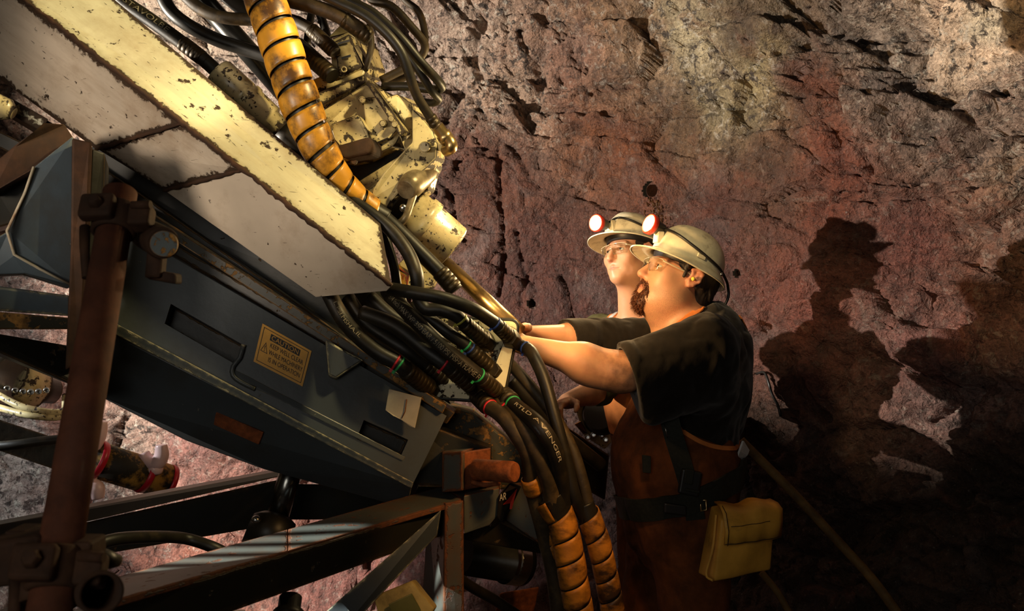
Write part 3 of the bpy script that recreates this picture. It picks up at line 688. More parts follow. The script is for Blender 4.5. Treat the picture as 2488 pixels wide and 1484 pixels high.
m = MB(); m.hexa([P(-40, 690, 1.60), P(172, 718, 1.72), P(172, 768, 1.72), P(-40, 752, 1.60), P(-40, 690, 2.0), P(172, 718, 2.0), P(172, 768, 2.0), P(-40, 752, 2.0)]); m.build('cross_member', M['blue'], br, bevel=.006)
m = MB(); m.hexa([P(-40, 755, 1.58), P(172, 772, 1.70), P(172, 800, 1.70), P(-40, 800, 1.58), P(-40, 755, 2.0), P(172, 772, 2.0), P(172, 800, 2.0), P(-40, 800, 2.0)]); m.build('lower_member', M['railrust'], br, bevel=.004)
m = MB(); m.hexa([P(-40, 805, 1.62), P(200, 845, 1.8), P(240, 962, 1.8), P(-40, 840, 1.62), P(-40, 805, 2.2), P(200, 845, 2.2), P(240, 962, 2.2), P(-40, 850, 2.2)]); m.build('bottom_channel', M['dark'], br, bevel=.006)
m = MB(); m.slab([P(175, 335, 1.66), P(222, 345, 1.68), P(216, 560, 1.66), P(196, 880, 1.62), P(158, 900, 1.60), P(172, 600, 1.64)], Vector((-.065, .14, 0))); m.build('rusty_flange', M['rust_dark'], br, bevel=.004)
m = MB(); m.slab([P(222, 360, 1.72), P(255, 372, 1.74), P(250, 560, 1.74), P(228, 900, 1.70), P(200, 880, 1.66), P(214, 560, 1.70)], Vector((-.07, .16, 0))); m.build('inner_flange', M['dark'], br, bevel=.004)
m = MB(); m.hexa([P(30, 240, 1.93), P(118, 290, 1.95), P(98, 318, 1.95), P(8, 268, 1.93), P(30, 240, 2.05), P(118, 290, 2.05), P(98, 318, 2.05), P(8, 268, 2.05)]); m.build('cream_pad', M['cream'], br, bevel=.003)
m = MB(); m.hexa([P(-60, 196, 2.0), P(150, 312, 2.02), P(120, 345, 2.02), P(-60, 235, 2.0), P(-60, 196, 2.2), P(150, 312, 2.2), P(120, 345, 2.2), P(-60, 235, 2.2)]); m.build('top_rail', M['rust_dark'], br, bevel=.004)
m = MB(); m.hexa([P(-60, 290, 1.9), P(110, 372, 1.92), P(90, 405, 1.92), P(-60, 330, 1.9), P(-60, 290, 2.1), P(110, 372, 2.1), P(90, 405, 2.1), P(-60, 330, 2.1)]); m.build('tie_bar', M['dark'], br, bevel=.004)
m = MB(); m.lathe([(0, .012), (.1, .024), (.8, .027), (1, .014)], P(-60, 228, 1.88), P(34, 276, 1.9), 18); m.build('bolt_head', M['cream_dirty'], br)

# ------------------------------------------------------------------ scaffold pole with its clamps
pole = thing('scaffold_pole', 'rusty red brown scaffold tube leaning upright at the left foreground', 'pole', P(120, 1420, .93))
p0, p1 = P(292, 468, 1.25), P(118, 1500, .93)
m = MB(); m.lathe([(0, .0215), (0, .0242), (1, .0242), (1, .0215)], p0, p1, 36); m.build('tube', M['rust'], pole)
pd = (p1 - p0).normalized()
def clamp(name, label, c, r, ax, side):
    t = thing(name, label, 'clamp', c)
    ax = Vector(ax).normalized(); side = Vector(side).normalized(); fr_ = ax.cross(side).normalized()
    if fr_.y > 0: fr_ = -fr_
    m = MB(); m.lathe([(0, r + .0008), (0, r + .003), (0.08, r + .007), (.92, r + .007), (1, r + .003), (1, r + .0008), (0, r + .0008)], c - ax * .024, c + ax * .024, 30, False); m.build('collar', M['rust_dark'], t)
    m = MB(); m.box(c + side * -.012 + fr_ * (r + .010), side * .024, fr_ * .010, ax * .021); m.build('saddle', M['rust_dark'], t, bevel=.006, seg=3)
    m = MB(); m.lathe([(0, .011), (.7, .011), (1, .008)], c + side * -.010 + fr_ * (r + .012), c + side * -.010 + fr_ * (r + .032), 6); m.build('nut', M['rust_dark'], t, bevel=.001)
    m = MB(); m.box(c + side * (r + .016) + fr_ * .006, side * .016, fr_ * .014, ax * .02); m.build('hinge_lug', M['rust_dark'], t, bevel=.005, seg=3)
    m = MB(); m.tube([c + side * (r + .006) + fr_ * .02 - ax * .012, c + side * (r + .034) + fr_ * .022 - ax * .010], .0065, 12); m.build('bolt', M['rust_dark'], t)
    m = MB(); m.tube([c - side * (r + .018) + ax * .01, c - side * (r + .012) + ax * .045 + fr_ * .004, c - side * (r + .004) + ax * .10], [.008, .007, .005], 12); m.build('clamp_arm', M['rust_dark'], t)
    return t
cl_c = p0.lerp(p1, .088)
clamp('scaffold_clamp', 'rusty scaffold coupler bolted round the top of the leaning pole', cl_c, .0242, pd, (1, .05, .05))
stub = thing('tube_stub', 'short rusty tube stub with paint flecked end held by the upper scaffold clamp', 'tube', P(398, 592, 1.22))
m = MB(); m.lathe([(0, .020), (.1, .0245), (.9, .0245), (1, .022)], P(352, 566, 1.33), P(398, 592, 1.20), 30); m.build('stub', M['rust_dark'], stub)
m = MB(); m.lathe([(0, .020), (1, .018)], P(398, 592, 1.2005), P(398, 592, 1.195), 24); m.build('painted_end', paint('flecked_end', (0.16, 0.18, 0.17), (0.60, 0.28, 0.06), chip=.56, edge=.001, sc=2.2), stub)
m = MB(); m.box(P(380, 640, 1.24), (.012, 0, 0), (0, .012, 0), (.002, 0, .022)); m.box(P(400, 672, 1.25), (.022, 0, -.004), (0, .014, 0), (0, 0, .008)); m.build('latch', M['rust_dark'], stub, bevel=.004)
lc = p0.lerp(p1, .915)
lt = clamp('scaffold_clamp', 'grimy scaffold coupler round the foot of the leaning pole', lc, .0242, pd, (1, .1, -.05))
m = MB(); m.box(P(60, 1350, .98), (.035, 0, .004), (0, .03, 0), (0, 0, .028)); m.build('side_jaw', M['rust_dark'], lt, bevel=.008, seg=3)
m = MB(); m.box(P(60, 1320, 1.0), (.014, 0, 0), (0, .02, 0), (0, 0, .02)); m.build('lug', M['rust_dark'], lt, bevel=.004)
m = MB(); m.box(P(212, 1330, .98), (.014, 0, 0), (0, .02, 0), (0, 0, .012)); m.build('lug', M['rust_dark'], lt, bevel=.004)
m = MB(); m.tube([P(196, 1330, .97), P(196, 1400, .97)], .011, 12); m.build('upright_bolt', M['dark'], lt)
m = MB(); m.tube([P(205, 1352, .99), P(255, 1360, 1.0), P(285, 1362, 1.02)], [.012, .013, .008], 12); m.build('wing_bolt', M['dark'], lt)
m = MB(); m.lathe([(0, .030), (0, .034), (1, .034), (1, .030), (0, .030)], P(118, 1415, .97), P(110, 1472, .955), 30, False); m.build('base_collar', M['rust_dark'], lt)
ot = thing('open_tube', 'short open ended rusty tube beside the foot of the scaffold pole', 'tube', P(240, 1440, .95))
m = MB(); m.lathe([(0, .0), (0, .0242), (1, .0242), (1, .0195), (.1, .0195), (.1, .0)], P(218, 1428, 1.02), P(245, 1440, .93), 36); m.build('tube', M['rust_dark'], ot)

# ------------------------------------------------------------------ frames below the boom
cb = thing('cross_girder', 'dark oily beam crossing behind the scaffold pole under the boom', 'beam', P(350, 1220, 2.2))
m = MB(); m.hexa([P(-60, 1285, 2.1), P(690, 1142, 2.45), P(690, 1155, 2.42), P(-60, 1330, 2.05), P(-60, 1275, 2.3), P(690, 1135, 2.62), P(690, 1155, 2.62), P(-60, 1330, 2.3)]); m.build('top_flange', M['dark'], cb, bevel=.003)
m = MB(); m.hexa([P(-60, 1328, 2.10), P(700, 1160, 2.47), P(700, 1268, 2.47), P(-60, 1400, 2.10), P(-60, 1328, 2.2), P(700, 1160, 2.58), P(700, 1268, 2.58), P(-60, 1400, 2.2)]); m.build('web', M['dark'], cb, bevel=.003)
m = MB(); m.hexa([P(680, 1175, 2.3), P(1080, 1180, 2.45), P(1080, 1262, 2.45), P(680, 1262, 2.3), P(680, 1175, 2.6), P(1080, 1180, 2.6), P(1080, 1262, 2.6), P(680, 1262, 2.6)]); m.build('end_plate', M['dark'], cb, bevel=.003)
lh = thing('low_hose', 'black hose arching beside the foot of the scaffold pole', 'hose', P(400, 1310, 1.9))
m = MB(); m.tube(spline(pp([(215, 1330, 1.75), (280, 1310, 1.8), (370, 1304, 1.9), (450, 1308, 2.0), (520, 1330, 2.0), (560, 1352, 2.02)])), .014, 12); m.build('rubber', M['hose'], lh)

fr = thing('support_frame', 'dark green grey welded steel frame with a sloping top rail and one upright post', 'frame', P(1090, 1480, 1.9))
tf = [P(245, 1412, 1.42), P(700, 1285, 1.78), P(1074, 1181, 2.14), P(1215, 1168, 2.18), P(1213, 1190, 2.06), P(1125, 1213, 1.98), P(700, 1337, 1.60), P(245, 1468, 1.24)]
m = MB()
L1, L2 = [tf[0], tf[1], tf[2], tf[3]], [tf[7], tf[6], tf[5], tf[4]]
for k in range(3): m.slab([L1[k], L1[k + 1], L2[k + 1], L2[k]], (0, 0, -.012))
m.build('top_flange', M['grey_rust'], fr, bevel=.002)
m = MB(); m.hexa([P(245, 1478, 1.26), P(1090, 1228, 1.98), P(1090, 1295, 1.98), P(245, 1600, 1.26), P(245, 1478, 1.32), P(1090, 1228, 2.03), P(1090, 1295, 2.03), P(245, 1600, 1.32)]); m.build('rail_web', M['dark'], fr, bevel=.002)
m = MB(); m.hexa([P(1081, 1222, 1.93), P(1126, 1215, 1.95), P(1128, 1700, 1.95), P(1076, 1700, 1.93), P(1040, 1225, 2.08), P(1126, 1215, 2.1), P(1128, 1700, 2.1), P(1010, 1700, 2.08)]); m.build('post', M['grey_rust'], fr, bevel=.003)
m = MB(); m.hexa([P(1072, 1238, 1.88), P(1062, 1300, 1.88), P(760, 1620, 1.62), P(640, 1620, 1.60), P(1072, 1238, 1.95), P(1062, 1300, 1.95), P(760, 1620, 1.69), P(640, 1620, 1.67)]); m.build('diagonal_brace', M['grey'], fr, bevel=.003)
m = MB(); m.slab([P(1127, 1205, 1.97), P(1213, 1186, 2.03), P(1208, 1253, 2.03), P(1190, 1275, 2.02), P(1128, 1297, 1.97)], (0, .04, 0)); m.build('gusset', M['grey_rust'], fr, bevel=.002)
m = MB(); m.hexa([P(1074, 1100, 2.0), P(1122, 1096, 1.96), P(1122, 1192, 1.96), P(1074, 1196, 2.0), P(1074, 1092, 2.15), P(1160, 1085, 2.15), P(1160, 1185, 2.15), P(1074, 1190, 2.15)]); m.build('pivot_block', M['grey_rust'], fr, bevel=.003)
m = MB(); m.hexa([P(1122, 1100, 1.99), P(1192, 1088, 2.03), P(1190, 1178, 2.03), P(1122, 1192, 1.99), P(1122, 1094, 2.2), P(1192, 1084, 2.2), P(1190, 1178, 2.2), P(1122, 1192, 2.2)]); m.build('pivot_cheek', M['pin'], fr, bevel=.003)
m = MB(); m.lathe([(0, .020), (.04, .0255), (.93, .0255), (1, .0225)], P(1152, 1140, 1.99), P(1252, 1147, 1.93), 32); m.build('pivot_pin', M['pin'], fr)
m = MB(); m.tube(spline(pp([(1145, 1170, 1.99), (1175, 1178, 1.99), (1215, 1172, 2.0)])), .006, 8); m.build('weld_bead', M['pin'], fr)
for x_, y_ in ((532, 1425), (706, 1452)):
    m = MB(); m.lathe([(0, .022), (.5, .022), (.5, .030), (.8, .030), (.8, .018), (1, .018)], P(x_, y_, 1.6), P(x_ - 10, y_ + 75, 1.55), 24); m.build('adjuster', M['dark'], fr)

pl = thing('guard_plate', 'tall grey steel plate behind the post with a black and red sticker', 'plate', P(1265, 1260, 2.15))
m = MB(); m.slab([P(1222, 1275, 2.16), P(1236, 1180, 2.16), P(1275, 1172, 2.17), P(1332, 1330, 2.17)], (0, .02, 0)); m.build('sheet', M['grey_rust'], pl, bevel=.002)
m = MB(); m.slab([P(1212, 1205, 2.02), P(1240, 1172, 2.1), P(1266, 1182, 2.12), P(1222, 1276, 2.12), P(1190, 1280, 2.03), P(1208, 1253, 2.02)], (0, .012, 0)); m.build('black_band', M['black'], pl)
m = MB(); m.slab([P(1222, 1226, 2.05), P(1240, 1206, 2.06), P(1256, 1187, 2.075), P(1252, 1204, 2.075), P(1244, 1236, 2.07), P(1238, 1237, 2.07), P(1240, 1222, 2.07)], (0, .002, 0)); m.build('red_flash', M['red'], pl)
cA, cB, cC, cD = P(1213, 1201, 2.02), P(1231, 1195, 2.03), P(1230, 1213, 2.03), P(1214, 1217, 2.02)
letters(pl, 'lettering', 'AR', M['tag'], 0, 1, 0, 1, lambda u, v: cA.lerp(cB, u).lerp(cD.lerp(cC, u), v))
fl = thing('foot_plate', 'sloping dark steel plate below the sticker, behind the orange hose guards', 'plate', P(1230, 1310, 2.2))
m = MB(); m.slab([P(1128, 1296, 2.02), P(1215, 1268, 2.08), P(1345, 1338, 2.2), P(1340, 1350, 2.2), P(1128, 1312, 2.02)], (0, .16, -.01)); m.build('sheet', M['dark'], fl, bevel=.003)

cy = thing('hydraulic_cylinder', 'bright rodded hydraulic cylinder standing under the boom housing', 'hydraulic cylinder', P(650, 1310, 2.15))
m = MB(); m.cyl(P(725, 1085, 2.20), P(672, 1262, 2.15), .029, 32); m.build('rod', M['rod'], cy)
m = MB(); m.lathe([(0, .035), (.15, .056), (.5, .060), (1, .062)], P(672, 1250, 2.16), P(645, 1330, 2.12), 36); m.build('gland', M['dark'], cy)
m = MB(); m.ball(P(622, 1262, 2.06), (.012, .012, .010), 14, 8); m.build('grease_cap', M['steel'], cy)
m = MB(); m.slab([P(690, 1080, 2.15), P(760, 1100, 2.17), P(750, 1120, 2.17), P(690, 1110, 2.15)], (0, .1, 0)); m.build('clevis', M['dark'], cy, bevel=.004)

# small things at the bottom edge
yb = thing('lamp_box', 'small grimy yellow box lamp with olive window at the bottom below the diagonal brace', 'lamp', P(980, 1450, 1.75))
m = MB(); m.slab([P(907, 1448, 1.75), P(1001, 1410, 1.82), P(1056, 1478, 1.80), P(1000, 1560, 1.74), P(930, 1540, 1.72)], (0, .07, -.02)); m.build('case', M['box_yellow'], yb, bevel=.004)
m = MB(); m.slab([P(944, 1468, 1.745), P(1000, 1442, 1.79), P(1024, 1484, 1.785), P(965, 1520, 1.735)], (0, .004, 0)); m.build('window', M['box_lens'], yb, bevel=.001)
bt = thing('drill_steel_holder', 'dark round steel barrel with a brighter steel collar behind the post', 'barrel', P(1200, 1360, 2.6))
m = MB(); m.lathe([(0, .062), (.75, .066), (.75, .072), (1, .072), (1, .05)], P(1120, 1345, 2.55), P(1268, 1368, 2.7), 36); m.build('barrel', M['pipe_dark'], bt)
m = MB(); m.lathe([(0, .0725), (1, .0725)], P(1228, 1362, 2.66), P(1262, 1367, 2.69), 36, cap=False); m.build('bright_collar', M['steel'], bt)  # brighter steel ring near the barrel's end
lo = thing('floor_hose', 'black hose sloping down at the bottom right of the post', 'hose', P(1190, 1450, 2.2))
m = MB(); m.tube(spline(pp([(1100, 1395, 2.1), (1150, 1428, 2.15), (1210, 1462, 2.2), (1280, 1510, 2.25)])), .014, 12); m.build('rubber', M['hose'], lo)
oc = thing('orange_crate', 'orange rust block low in the dark behind the black hose', 'block', P(1260, 1440, 2.9))
m = MB(); m.hexa([P(1215, 1440, 2.9), P(1310, 1425, 2.95), P(1290, 1520, 2.95), P(1195, 1520, 2.9), P(1215, 1440, 3.1), P(1310, 1425, 3.1), P(1290, 1520, 3.1), P(1195, 1520, 3.1)]); m.build('block', M['pin'], oc, bevel=.006)

# unseen dark block added left of the frame to shade wall and beam
blocker = thing('light_blocker', 'unseen dark block added beside the floodlight to shade the wall and the beam', 'machine', (-2.75, 2.15, 0))
m = MB(); m.hexa([(-2.9, 1.7, .02), (-2.6, 1.7, .02), (-2.6, 2.42, .02), (-2.9, 2.42, .02), (-2.9, 1.7, 1.74), (-2.6, 1.7, 1.74), (-2.6, 2.42, 1.74), (-2.9, 2.42, 1.74)]); m.build('blocker_side', M['dark'], blocker, bevel=.02)
m = MB(); m.hexa([(-2.9, 1.75, 1.7), (-2.6, 1.75, 1.7), (-2.6, 2.088, 1.7), (-2.9, 2.088, 1.7), (-2.9, 1.75, 2.7), (-2.6, 1.75, 2.7), (-2.6, 2.088, 2.7), (-2.9, 2.088, 2.7)]); m.build('blocker_post', M['dark'], blocker, bevel=.01)
m = MB(); m.hexa([(-2.598, 1.78, .9), (-2.592, 1.78, .9), (-2.592, 2.34, .9), (-2.598, 2.34, .9), (-2.598, 1.78, 1.6), (-2.592, 1.78, 1.6), (-2.592, 2.34, 1.6), (-2.598, 2.34, 1.6)]); m.build('blocker_panel', M['grey'], blocker)
lv = thing('stripe_grille', 'barred steel grille in front of a small lamp left of the frame', 'grille', (-1.8, 1.0, 1.66))  # made-up grille out of view, casts the stripes
pv = Vector((0, .648, .762)); c0_ = Vector((-1.80, 1.0, 1.664))
for k in range(10):
    m = MB(); m.bar(c0_ + pv * ((k - 4.5) * .0068) - Vector((.15, 0, 0)), c0_ + pv * ((k - 4.5) * .0068) + Vector((.15, 0, 0)), .0035, .0030, pv); m.build('bar', M['dark'], lv)
for x_ in (-.155, .155):
    m = MB(); m.bar(c0_ - pv * .05 + Vector((x_, 0, 0)), c0_ + pv * .05 + Vector((x_, 0, 0)), .010, .008, (1, 0, 0)); m.build('side_bar', M['dark'], lv)
m = MB(); m.bar((-1.955, 1.0, 0), (-1.955, 1.0, 1.66), .02, .02, (1, 0, 0)); m.build('stand', M['dark'], lv)
# ------------------------------------------------------------------ hoses
HOSEMAT = {'d': M['hose'], 'u': M['hose_dust']}
def hose(label, pts, r, group='hydraulic hoses', mat='d', fer=None, ties=(), text=None, name='hydraulic_hose'):
    """pts: (px, py, d); fer: list of (path fraction 0-1 from, to, radius factor); ties: (fraction, colour)"""
    path = spline(pp(pts), .010); n = len(path)
    t = thing(name, label, 'hose', path[0], group)
    acc = [0.0]
    for k in range(1, n): acc.append(acc[-1] + (path[k] - path[k - 1]).length)
    T = acc[-1]
    m = MB(); m.tube(path, r, 14); m.build('rubber', HOSEMAT[mat], t)
    def at(fr_):
        q = fr_ * T
        for k in range(1, n):
            if acc[k] >= q: return path[k - 1].lerp(path[k], (q - acc[k - 1]) / max(acc[k] - acc[k - 1], 1e-9))
        return path[-1]
    for f0, f1, k in fer or ():
        a, c = at(f0), at(f1); L = (c - a).length; e = min(.15, .004 / L)
        nr = max(2, int(L / .012)); prof = [(0, r * 1.02), (e, r * k)]
        for q in range(1, nr):
            prof += [(q / nr - .012, r * k), (q / nr, r * (k - .06)), (q / nr + .012, r * k)]
        prof += [(1 - e, r * k), (1, r * 1.0)]
        m = MB(); m.lathe(prof, a, c, 22); m.build('ferrule', M['ferrule'], t)
    for f0, cname in ties:
        a = at(f0); d = (at(min(1, f0 + .01)) - at(max(0, f0 - .01))).normalized()
        m = MB(); m.lathe([(0, r * 1.02), (.2, r * 1.09), (.8, r * 1.09), (1, r * 1.02)], a - d * .0028, a + d * .0028, 20)
        sd = d.cross(Vector((0, -1, 0))).normalized(); sd = sd if sd.z < 0 else -sd
        m.box(a + sd * r * 1.12 + Vector((0, -r * .5, 0)), d * .0035, sd * .004, Vector((0, .003, 0)))
        m.build('cable_tie', M['tie_' + cname], t)
    if text:
        body, f0, f1, h, ang, mt = text
        v, f = text_verts(body, 1.0); x0 = min(q.x for q in v); x1 = max(q.x for q in v); y1 = max(q.y for q in v)
        fr_ = frames(path); out = []
        for q in v:
            sx = (f0 + (q.x - x0) / (x1 - x0) * (f1 - f0)) * T
            k = 1
            while k < n - 1 and acc[k] < sx: k += 1
            p = path[k - 1].lerp(path[k], (sx - acc[k - 1]) / max(acc[k] - acc[k - 1], 1e-9)); tt = fr_[k][0]
            front = Vector((0, -1, 0)) + Vector((-p.x, 0, CAMZ - p.z)) / p.y; front = (front - tt * front.dot(tt)).normalized()
            up = tt.cross(front); up = up if up.z > 0 else -up
            a = ang + (q.y / y1 - .5) * h / r
            out.append(p + (front * math.cos(a) + up * math.sin(a)) * r * 1.055)
        raw('lettering', out, f, M[mt], t)
    return t

UP = 'hoses over the drill motor'
hose('lettered black hose along the top edge of the cream beam into the coupling', [(270, -30, 2.1), (300, 3, 2.1), (368, 50, 2.1), (441, 103, 2.1), (487, 138, 2.1), (545, 190, 2.1)], .0185, UP, fer=[(.62, .80, 1.08), (.84, .97, .92)], text=('1STAVOLBE', .12, .52, .013, .35, 'hose_print'))
hose('thin black hose curving left of the orange guard from the top edge', [(385, -40, 2.25), (410, 20, 2.25), (455, 60, 2.25), (523, 95, 2.28), (590, 118, 2.3), (660, 140, 2.3)], .019, UP)
hose('black hose behind the orange guard entering the upper left motor fitting', [(430, -30, 2.2), (482, 18, 2.2), (541, 42, 2.2), (620, 48, 2.22), (700, 48, 2.2), (747, 66, 2.18), (781, 92, 2.16), (815, 128, 2.15)], .0165, UP, mat='u', fer=[(.80, .99, 1.18)])
hose('stout black hose behind the orange guard entering the lower motor fitting', [(515, -40, 2.3), (590, 22, 2.28), (660, 70, 2.24), (735, 120, 2.18), (770, 150, 2.16), (808, 186, 2.14)], .021, UP, fer=[(.70, .98, 1.12)])
hose('black hose arching over into the right upper ribbed fitting of the drill motor', [(640, -20, 2.1), (700, 0, 2.1), (747, 12, 2.1), (798, 28, 2.1), (845, 52, 2.1), (900, 92, 2.13)], .0185, UP, mat='u', fer=[(.72, .99, 1.15)])
hose('long black hose sweeping down the right side to the brass elbow', [(745, -30, 2.05), (816, 3, 2.03), (884, 36, 2.02), (936, 78, 2.02), (974, 126, 2.03), (994, 179, 2.05), (1015, 236, 2.08), (1060, 306, 2.12)], .0125, UP, fer=[(.94, 1., 1.25)])
hose('black hose making a tight hairpin bend, the outer of two beside the rock wall', [(815, -30, 2.08), (850, 2, 2.08), (905, 30, 2.08), (970, 88, 2.08), (1022, 150, 2.1), (1064, 196, 2.14), (1073, 213, 2.18), (1055, 218, 2.2), (990, 210, 2.22), (930, 211, 2.24)], .0118, UP)
hose('black hose making a tight hairpin bend, the inner of two beside the rock wall', [(820, -40, 2.14), (870, 8, 2.12), (960, 92, 2.12), (1010, 160, 2.13), (1050, 222, 2.16), (1066, 240, 2.2), (1052, 250, 2.22), (1020, 246, 2.24)], .0105, UP)
hose('slim olive hose looping widest to the right above the hairpin bends', [(880, -30, 2.2), (905, 0, 2.2), (953, 17, 2.2), (1002, 68, 2.22), (1032, 108, 2.24), (1022, 138, 2.26), (985, 165, 2.28), (925, 196, 2.28)], .0115, UP, mat='u')
hose('slim hose with a bright pale edge at the far right of the loops', [(960, -30, 2.34), (988, 4, 2.34), (1018, 30, 2.34), (1032, 82, 2.36), (1028, 130, 2.38), (994, 182, 2.4), (930, 206, 2.4)], .010, UP, mat='u')
hose('short thin brown hose dropping vertically beside the motor block', [(896, 60, 2.2), (901, 85, 2.2), (902, 113, 2.2), (896, 140, 2.2), (887, 170, 2.22)], .0085, UP, mat='u')
hose('dark hose at the very top edge running right from behind the guard', [(690, -40, 2.35), (730, -14, 2.35), (770, 22, 2.34), (790, 70, 2.34), (800, 110, 2.3)], .012, UP)
hose('short black hose hanging straight down between the two upper fittings', [(752, -25, 2.4), (757, 20, 2.4), (752, 60, 2.38), (745, 110, 2.36)], .011, UP)

DN = 'hoses to the cream bulkhead plate'
hose('black hose arching over the beam end down to the plate, with a yellow tie', [(850, 486, 2.06), (900, 518, 2.05), (950, 560, 2.04), (990, 612, 2.02), (1012, 668, 2.0), (1015, 718, 2.01), (1034, 750, 2.01), (1070, 752, 2.01), (1110, 768, 2.015), (1135, 793, 2.03), (1178, 828, 2.08)], .0168, DN, fer=[(.84, .995, 1.2)], ties=[(.82, 'yellow')])
hose('thin black hose dropping close along the blunt end of the cream beam', [(925, 540, 2.08), (944, 600, 2.07), (958, 650, 2.06), (966, 700, 2.05), (980, 740, 2.06)], .012, DN)
hose('thick dark hose with long collar ending just above the pale steel rod', [(930, 525, 2.12), (970, 562, 2.11), (1030, 622, 2.1), (1085, 678, 2.1), (1108, 706, 2.1)], .020, DN, fer=[(.76, .98, 1.14)])
hose('black hose level from the beam end to the top right of the plate', [(940, 700, 1.99), (1018, 713, 1.965), (1083, 726, 1.965), (1147, 750, 1.99), (1189, 776, 2.03), (1215, 796, 2.05), (1242, 824, 2.09)], .0165, DN, fer=[(.83, .995, 1.15)], ties=[(.80, 'blue')])
hose('black hose with long white lettering down its length and a green tie', [(940, 706, 2.06), (958, 726, 2.03), (1018, 788, 1.98), (1083, 848, 1.98), (1141, 895, 2.0), (1170, 918, 2.02), (1208, 950, 2.07)], .0185, DN, fer=[(.83, .995, 1.12)], ties=[(.80, 'green')], text=('3/4 inch MAX WP 350 BAR / 5100 PSI MSHA FLAME R', .10, .79, .0125, -.15, 'hose_print'))
hose('dark hose just above the lettered hose, green and blue ties', [(1000, 740, 2.06), (1034, 768, 2.05), (1083, 803, 2.04), (1131, 838, 2.05), (1165, 870, 2.07), (1200, 902, 2.1)], .0155, DN, fer=[(.68, .995, 1.25)], ties=[(.62, 'green'), (.66, 'blue')])
hose('thick dark hose entering the plate left of the lettered one, red tie', [(880, 760, 2.08), (960, 792, 2.05), (1034, 850, 2.03), (1076, 880, 2.025), (1100, 898, 2.035), (1148, 938, 2.07)], .0205, DN, fer=[(.78, .995, 1.12)], ties=[(.72, 'red')])
hose('dark hose lowest at the left of the bundle, red and green ties', [(800, 715, 2.06), (833, 775, 2.04), (872, 818, 2.01), (921, 858, 1.99), (963, 880, 1.99), (985, 897, 2.0), (1045, 945, 2.07)], .0195, DN, fer=[(.74, .995, 1.22)], ties=[(.66, 'red'), (.685, 'green')], text=('L,PSI,MSHA,IL', .08, .40, .009, .2, 'hose_print'))
hose('dark hose under the beam end, half hidden at the back of the bundle', [(845, 722, 2.1), (888, 785, 2.08), (925, 812, 2.07), (985, 850, 2.06), (1050, 900, 2.09), (1090, 930, 2.12)], .018, DN, fer=[(.76, .98, 1.15)])
hose('dark hose at the top back of the bundle behind the lettered one', [(900, 720, 2.12), (950, 765, 2.1), (1010, 800, 2.1), (1070, 846, 2.1), (1120, 890, 2.12)], .0165, DN)

# metal bulkhead plate
bp = thing('bulkhead_plate', 'cream painted bulkhead plate with rounded corners and oily black fittings', 'plate', P(1180, 880, 2.12))
def rounded(c4, r, n=5):
    out = []
    for k in range(4):
        p = Vector(c4[k]); a = (Vector(c4[k - 1]) - p).normalized(); c = (Vector(c4[(k + 1) % 4]) - p).normalized()
        s_, e_ = p + a * r, p + c * r
        for q in range(n + 1):
            t = q / n; out.append(s_ * (1 - t) ** 2 + p * 2 * t * (1 - t) + e_ * t * t)
    return out
plane4 = [P(1050, 770, 2.10), P(1262, 778, 2.13), P(1222, 978, 2.10), P(990, 962, 2.09)]
m = MB(); m.slab(rounded(plane4, .028), (0, .010, 0)); m.build('plate', paint('spattered_cream', (0.66, 0.58, 0.36), (0.035, 0.020, 0.010), chip=.545, edge=.005, rough=.4, dirt=(0.12, 0.06, 0.02), dirt_amt=.6, sc=1.6), bp, bevel=.003)
ring = rounded(plane4, .028); ring.append(ring[0])
m = MB(); m.tube([p + Vector((0, .004, 0)) for p in ring], .0052, 8); m.build('dark_edge', M['dark'], bp)
m = MB(); m.slab([P(1218, 845, 2.085), P(1236, 790, 2.10), P(1256, 800, 2.10), P(1224, 960, 2.08), P(1200, 965, 2.07), P(1205, 880, 2.075)], (0, .012, 0)); m.build('flange', M['cream'], bp, bevel=.004)
m = MB(); m.slab([P(1060, 768, 2.12), P(1095, 755, 2.14), P(1150, 772, 2.14), P(1148, 800, 2.12)], (0, .014, 0)); m.build('upper_tab', M['cream_dirty'], bp, bevel=.004)
for x_, y_ in ((1178, 828), (1242, 824), (1208, 950), (1200, 902), (1148, 938), (1045, 945)):
    m = MB(); m.lathe([(0, .026), (.6, .026), (1, .022)], P(x_ + 6, y_ + 6, 2.115), P(x_ - 6, y_ - 6, 2.075), 6); m.build('hex_nut', M['ferrule'], bp, bevel=.002)
tb = thing('cream_tab', 'pale grey metal tab with a rust streak hanging below the bulkhead plate', 'tab', P(980, 990, 2.05))
m = MB(); m.slab([P(945, 945, 1.99), P(1024, 966, 2.0), P(1008, 1040, 2.0), P(996, 1036, 2.0), P(975, 1020, 1.995), P(955, 1010, 1.99), P(936, 996, 1.99)], (0, .006, 0)); m.build('sheet', M['tag'], tb, bevel=.001)
m = MB(); m.tube([P(988, 970, 1.993), P(984, 1000, 1.993), P(976, 1016, 1.993)], .0012, 6); m.build('rust_streak', M['pin'], tb)

